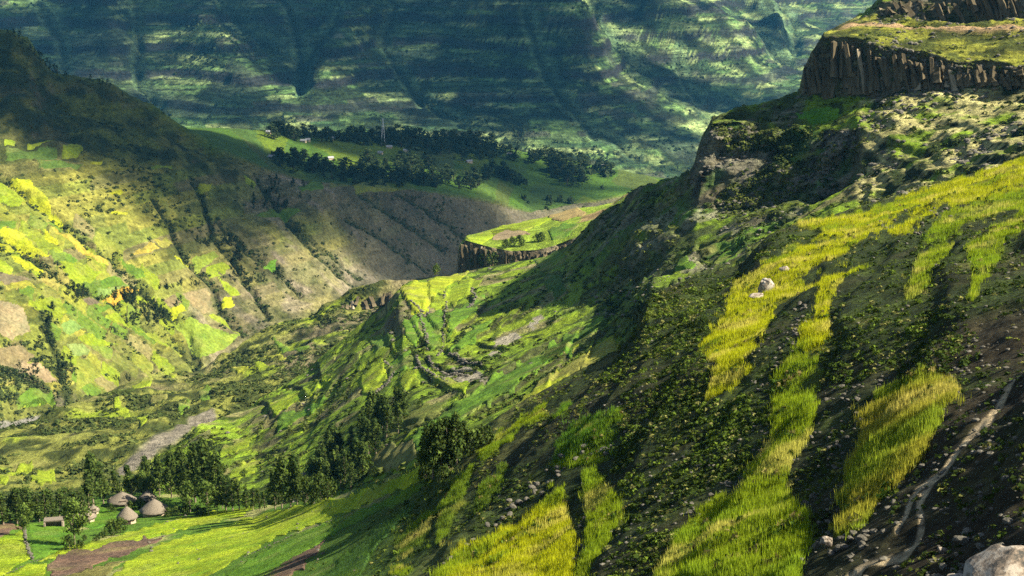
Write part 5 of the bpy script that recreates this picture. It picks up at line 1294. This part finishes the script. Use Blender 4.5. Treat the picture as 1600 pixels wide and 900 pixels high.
stone_wall([(0, 898), (50, 876), (110, 866), (170, 852), (230, 836), (262, 815), (330, 806)], 'long low stone edging between the hamlet and the plowed plot', 2.6, 130, 2, layers=1)
stone_wall([(250, 880), (330, 850), (400, 826), (470, 805), (540, 785)], 'broken line of stones across the bright grass slope', 2.8, 60, 3, layers=1)
stone_wall([(380, 868), (430, 845), (480, 825), (520, 812)], 'lower line of stones across the grass below the broken line', 3.2, 40, 4, layers=1)
for k_, (pts, where) in enumerate([([(640, 470), (652, 480), (660, 492), (672, 486)], 'left edge of the bright field'), ([(693, 455), (695, 480), (692, 510), (690, 545), (680, 560)], 'steep line between the terrace fields'), ([(655, 492), (660, 510), (665, 525), (668, 545)], 'inner terrace of the left fields'),
                   ([(650, 560), (655, 575), (680, 590), (700, 606)], 'outer ring of the bare terrace'), ([(668, 560), (676, 575), (700, 586), (730, 592)], 'middle ring of the bare terrace'), ([(700, 552), (725, 570), (752, 580)], 'inner ring of the bare terrace'),
                   ([(600, 565), (615, 580), (605, 600), (580, 620)], 'lower left fields of the spur'), ([(735, 448), (742, 465), (730, 480)], 'right end of the bright field')]):
    stone_wall(pts, 'terrace wall of dark stones along the ' + where, 4.0, 46, 30 + k_, L=B)

# ------------------------------------------------------------------ pylon and farmhouses on the plateau
pp = E.at(597, 226); ph = 42 * np.linalg.norm(pp) / F
py = empty('power_pylon', pp)
M['steel'] = cover_mat('galvanised_steel', 1.0, 0, 0.1, color=(0.55, 0.58, 0.60), rough=0.5)
legs = [(-1, -1), (1, -1), (1, 1), (-1, 1)]
for sx, sy in legs:
    v, f = tube([(sx * 2.4, sy * 2.4, -1), (sx * 1.1, sy * 1.1, ph * 0.55), (sx * 0.4, sy * 0.4, ph)], 0.22, 0.16, 4); mesh_np('leg', v, f, M['steel'], parent=py)
def half(z): return np.interp(z, [0, ph * 0.55, ph], [2.4, 1.1, 0.4])
for k in range(9):
    z0, z1 = ph * k / 9, ph * (k + 1) / 9
    for i in range(4):
        a, b = legs[i], legs[(i + 1) % 4]
        v, f = tube([(a[0] * half(z0), a[1] * half(z0), z0), (b[0] * half(z1), b[1] * half(z1), z1)], 0.10, 0.10, 3); mesh_np('brace', v, f, M['steel'], parent=py)
for z in (0.72, 0.84, 0.95):
    v, f = tube([(-3.6, 0, ph * z), (0, 0, ph * z + 0.35), (3.6, 0, ph * z)], 0.14, 0.14, 4)
    arm_v = v.copy(); mesh_np('crossarm', arm_v, f, M['steel'], parent=py)
tag(py, 'tall lattice power pylon rising from the plateau tree belt', 'pylon')
HOUSES = [(418, 208), (474, 222), (481, 221), (518, 219), (424, 247), (515, 249), (592, 240), (608, 232), (632, 236), (646, 253), (634, 277), (732, 254), (795, 243), (662, 222), (866, 246), (940, 262)]
for i, (u, v) in enumerate(sorted(HOUSES)):
    p = E.at(u, v); w, dp, hh = random.uniform(2.0, 3.6), random.uniform(1.6, 2.4), random.uniform(1.8, 2.4)
    ho = empty('farmhouse', p, random.uniform(-0.5, 0.5))
    box_obj('wall', (-w, -dp, -1), (w, dp, hh), M['daub'], ho)
    e_ = 0.4; rv = [(-w - e_, -dp - e_, hh - 0.1), (w + e_, -dp - e_, hh - 0.1), (w + e_, dp + e_, hh - 0.1), (-w - e_, dp + e_, hh - 0.1), (-w - e_, 0, hh + 1.5), (w + e_, 0, hh + 1.5)]
    me = bpy.data.meshes.new('roof'); me.from_pydata(rv, [], [(0, 1, 5, 4), (2, 3, 4, 5), (0, 4, 3), (1, 2, 5), (3, 2, 1, 0)]); me.materials.append(M['tin'])
    ro = bpy.data.objects.new('roof', me); COL.objects.link(ro); ro.parent = ho
    tag(ho, ordinal(i) + ' tiny pale-roofed farmhouse from the left on the wooded plateau', 'house', 'farmhouses on the plateau')

# ------------------------------------------------------------------ haze and the clouds whose shade dapples the far slopes
def closed_box(name, lo, hi):
    v = [(x, y, z) for x in (lo[0], hi[0]) for y in (lo[1], hi[1]) for z in (lo[2], hi[2])]
    f = [(0, 1, 3, 2), (4, 6, 7, 5), (0, 4, 5, 1), (2, 3, 7, 6), (0, 2, 6, 4), (1, 5, 7, 3)]
    return mesh_np(name, v, f, None, smooth=False)
zmin = min(float(L.P[..., 2].min()) for L in (A, B, C, Dm, E, G)); zmax = max(float(L.P[..., 2].max()) for L in (A, B, C, Dm, E, G))
print('z range', zmin, zmax)
xs_ = np.concatenate([L.P[..., 0].ravel() for L in (A, B, C, Dm, E, G)]); ymax = max(float(L.P[..., 1].max()) for L in (A, B, C, Dm, E, G))
hz = closed_box('haze', (float(xs_.min()) - 50, -60, zmin - 1.5), (float(xs_.max()) + 50, ymax + 50, max(zmax, 20) + 30))
m = bpy.data.materials.new('haze_air'); m.use_nodes = True
nt = m.node_tree; nt.nodes.clear()
out = nt.nodes.new('ShaderNodeOutputMaterial'); pv = nt.nodes.new('ShaderNodeVolumePrincipled')
pv.inputs['Density'].default_value = 0.00003
pv.inputs['Color'].default_value = (0.11, 0.48, 0.86, 1)
pv.inputs['Anisotropy'].default_value = 0.0
nt.links.new(pv.outputs[0], out.inputs['Volume'])
hz.data.materials.append(m)
tag(hz, 'thin blue haze filling the valley air', 'haze', kind='stuff')

CLOUD_Z = 1500.0
mc = bpy.data.materials.new('cloud_vapour'); mc.use_nodes = True
nt = mc.node_tree; nt.nodes.clear()
out = nt.nodes.new('ShaderNodeOutputMaterial'); pv = nt.nodes.new('ShaderNodeVolumePrincipled')
pv.inputs['Density'].default_value = 0.020; pv.inputs['Color'].default_value = (0.95, 0.95, 0.96, 1)
nt.links.new(pv.outputs[0], out.inputs['Volume'])
cv, cf = ico(5)
def cloud(ground, rx, ry, seed):
    """a cumulus standing between the sun and a stretch of ground; thin at its ragged rim"""
    ctr = np.asarray(ground) + SUN_DIR * (CLOUD_Z - ground[2]) / SUN_DIR[2]
    n = fbm(cv * np.array([1, 1, 0.4]) + seed * 1.7, 0.75, 4, seed); n2 = fbm(cv + seed, 0.18, 3, seed + 5)
    v = cv * (1 + 0.75 * n + 0.22 * n2)[:, None] * np.array([rx, ry, min(0.45 * min(rx, ry), 95)])
    o = mesh_np('cloud', v, cf, mc)
    o.location = ctr
    return o
CLOUDS = [(E, 120, 140, 420, 190, 'over the dark left ridge'), (E, 300, 235, 190, 90, 'over the shoulder of the left ridge'), (E, 660, 345, 300, 130, 'over the grey spur'), (E, 640, 236, 330, 130, 'over the wooded plateau'),
          (G, 760, 40, 300, 200, 'over the butte'), (G, 640, 130, 230, 100, 'over the middle of the far slope'), (G, 470, 60, 190, 150, 'over the far terraces'), (G, 60, 60, 190, 120, 'over the far left slopes'),
          (G, 900, 190, 230, 110, 'over the far foot slopes'), (G, 1060, 150, 220, 130, 'over the blue bay'), (G, 1160, 60, 180, 120, 'over the blue buttresses'), (G, 300, 40, 150, 110, 'over the far crest'),
          (G, 860, 110, 170, 90, 'right of the butte'), (G, 300, 190, 140, 60, 'over the far hamlet fields'), (G, 560, -10, 240, 160, 'over the crest left of the butte'), (G, 1180, 180, 230, 110, 'over the foot of the blue buttresses'),
          (G, 180, 110, 150, 90, 'over the far left gullies'), (G, 980, 40, 170, 100, 'over the notch right of the butte'), (G, 760, 200, 240, 70, 'above the far side of the plateau'), (G, 420, 130, 160, 70, 'over the far ravine')]
for k, (L, u, v, rx, ry, where) in enumerate(CLOUDS):
    g_ = 1.2 if L is G else 1.0
    tag(cloud(L.at(u, v, L.row_of[4] if L is E and u < 330 else None), rx * g_, ry * g_, 300 + k), 'white cumulus cloud ' + where, 'cloud', 'cumulus clouds', kind='stuff')
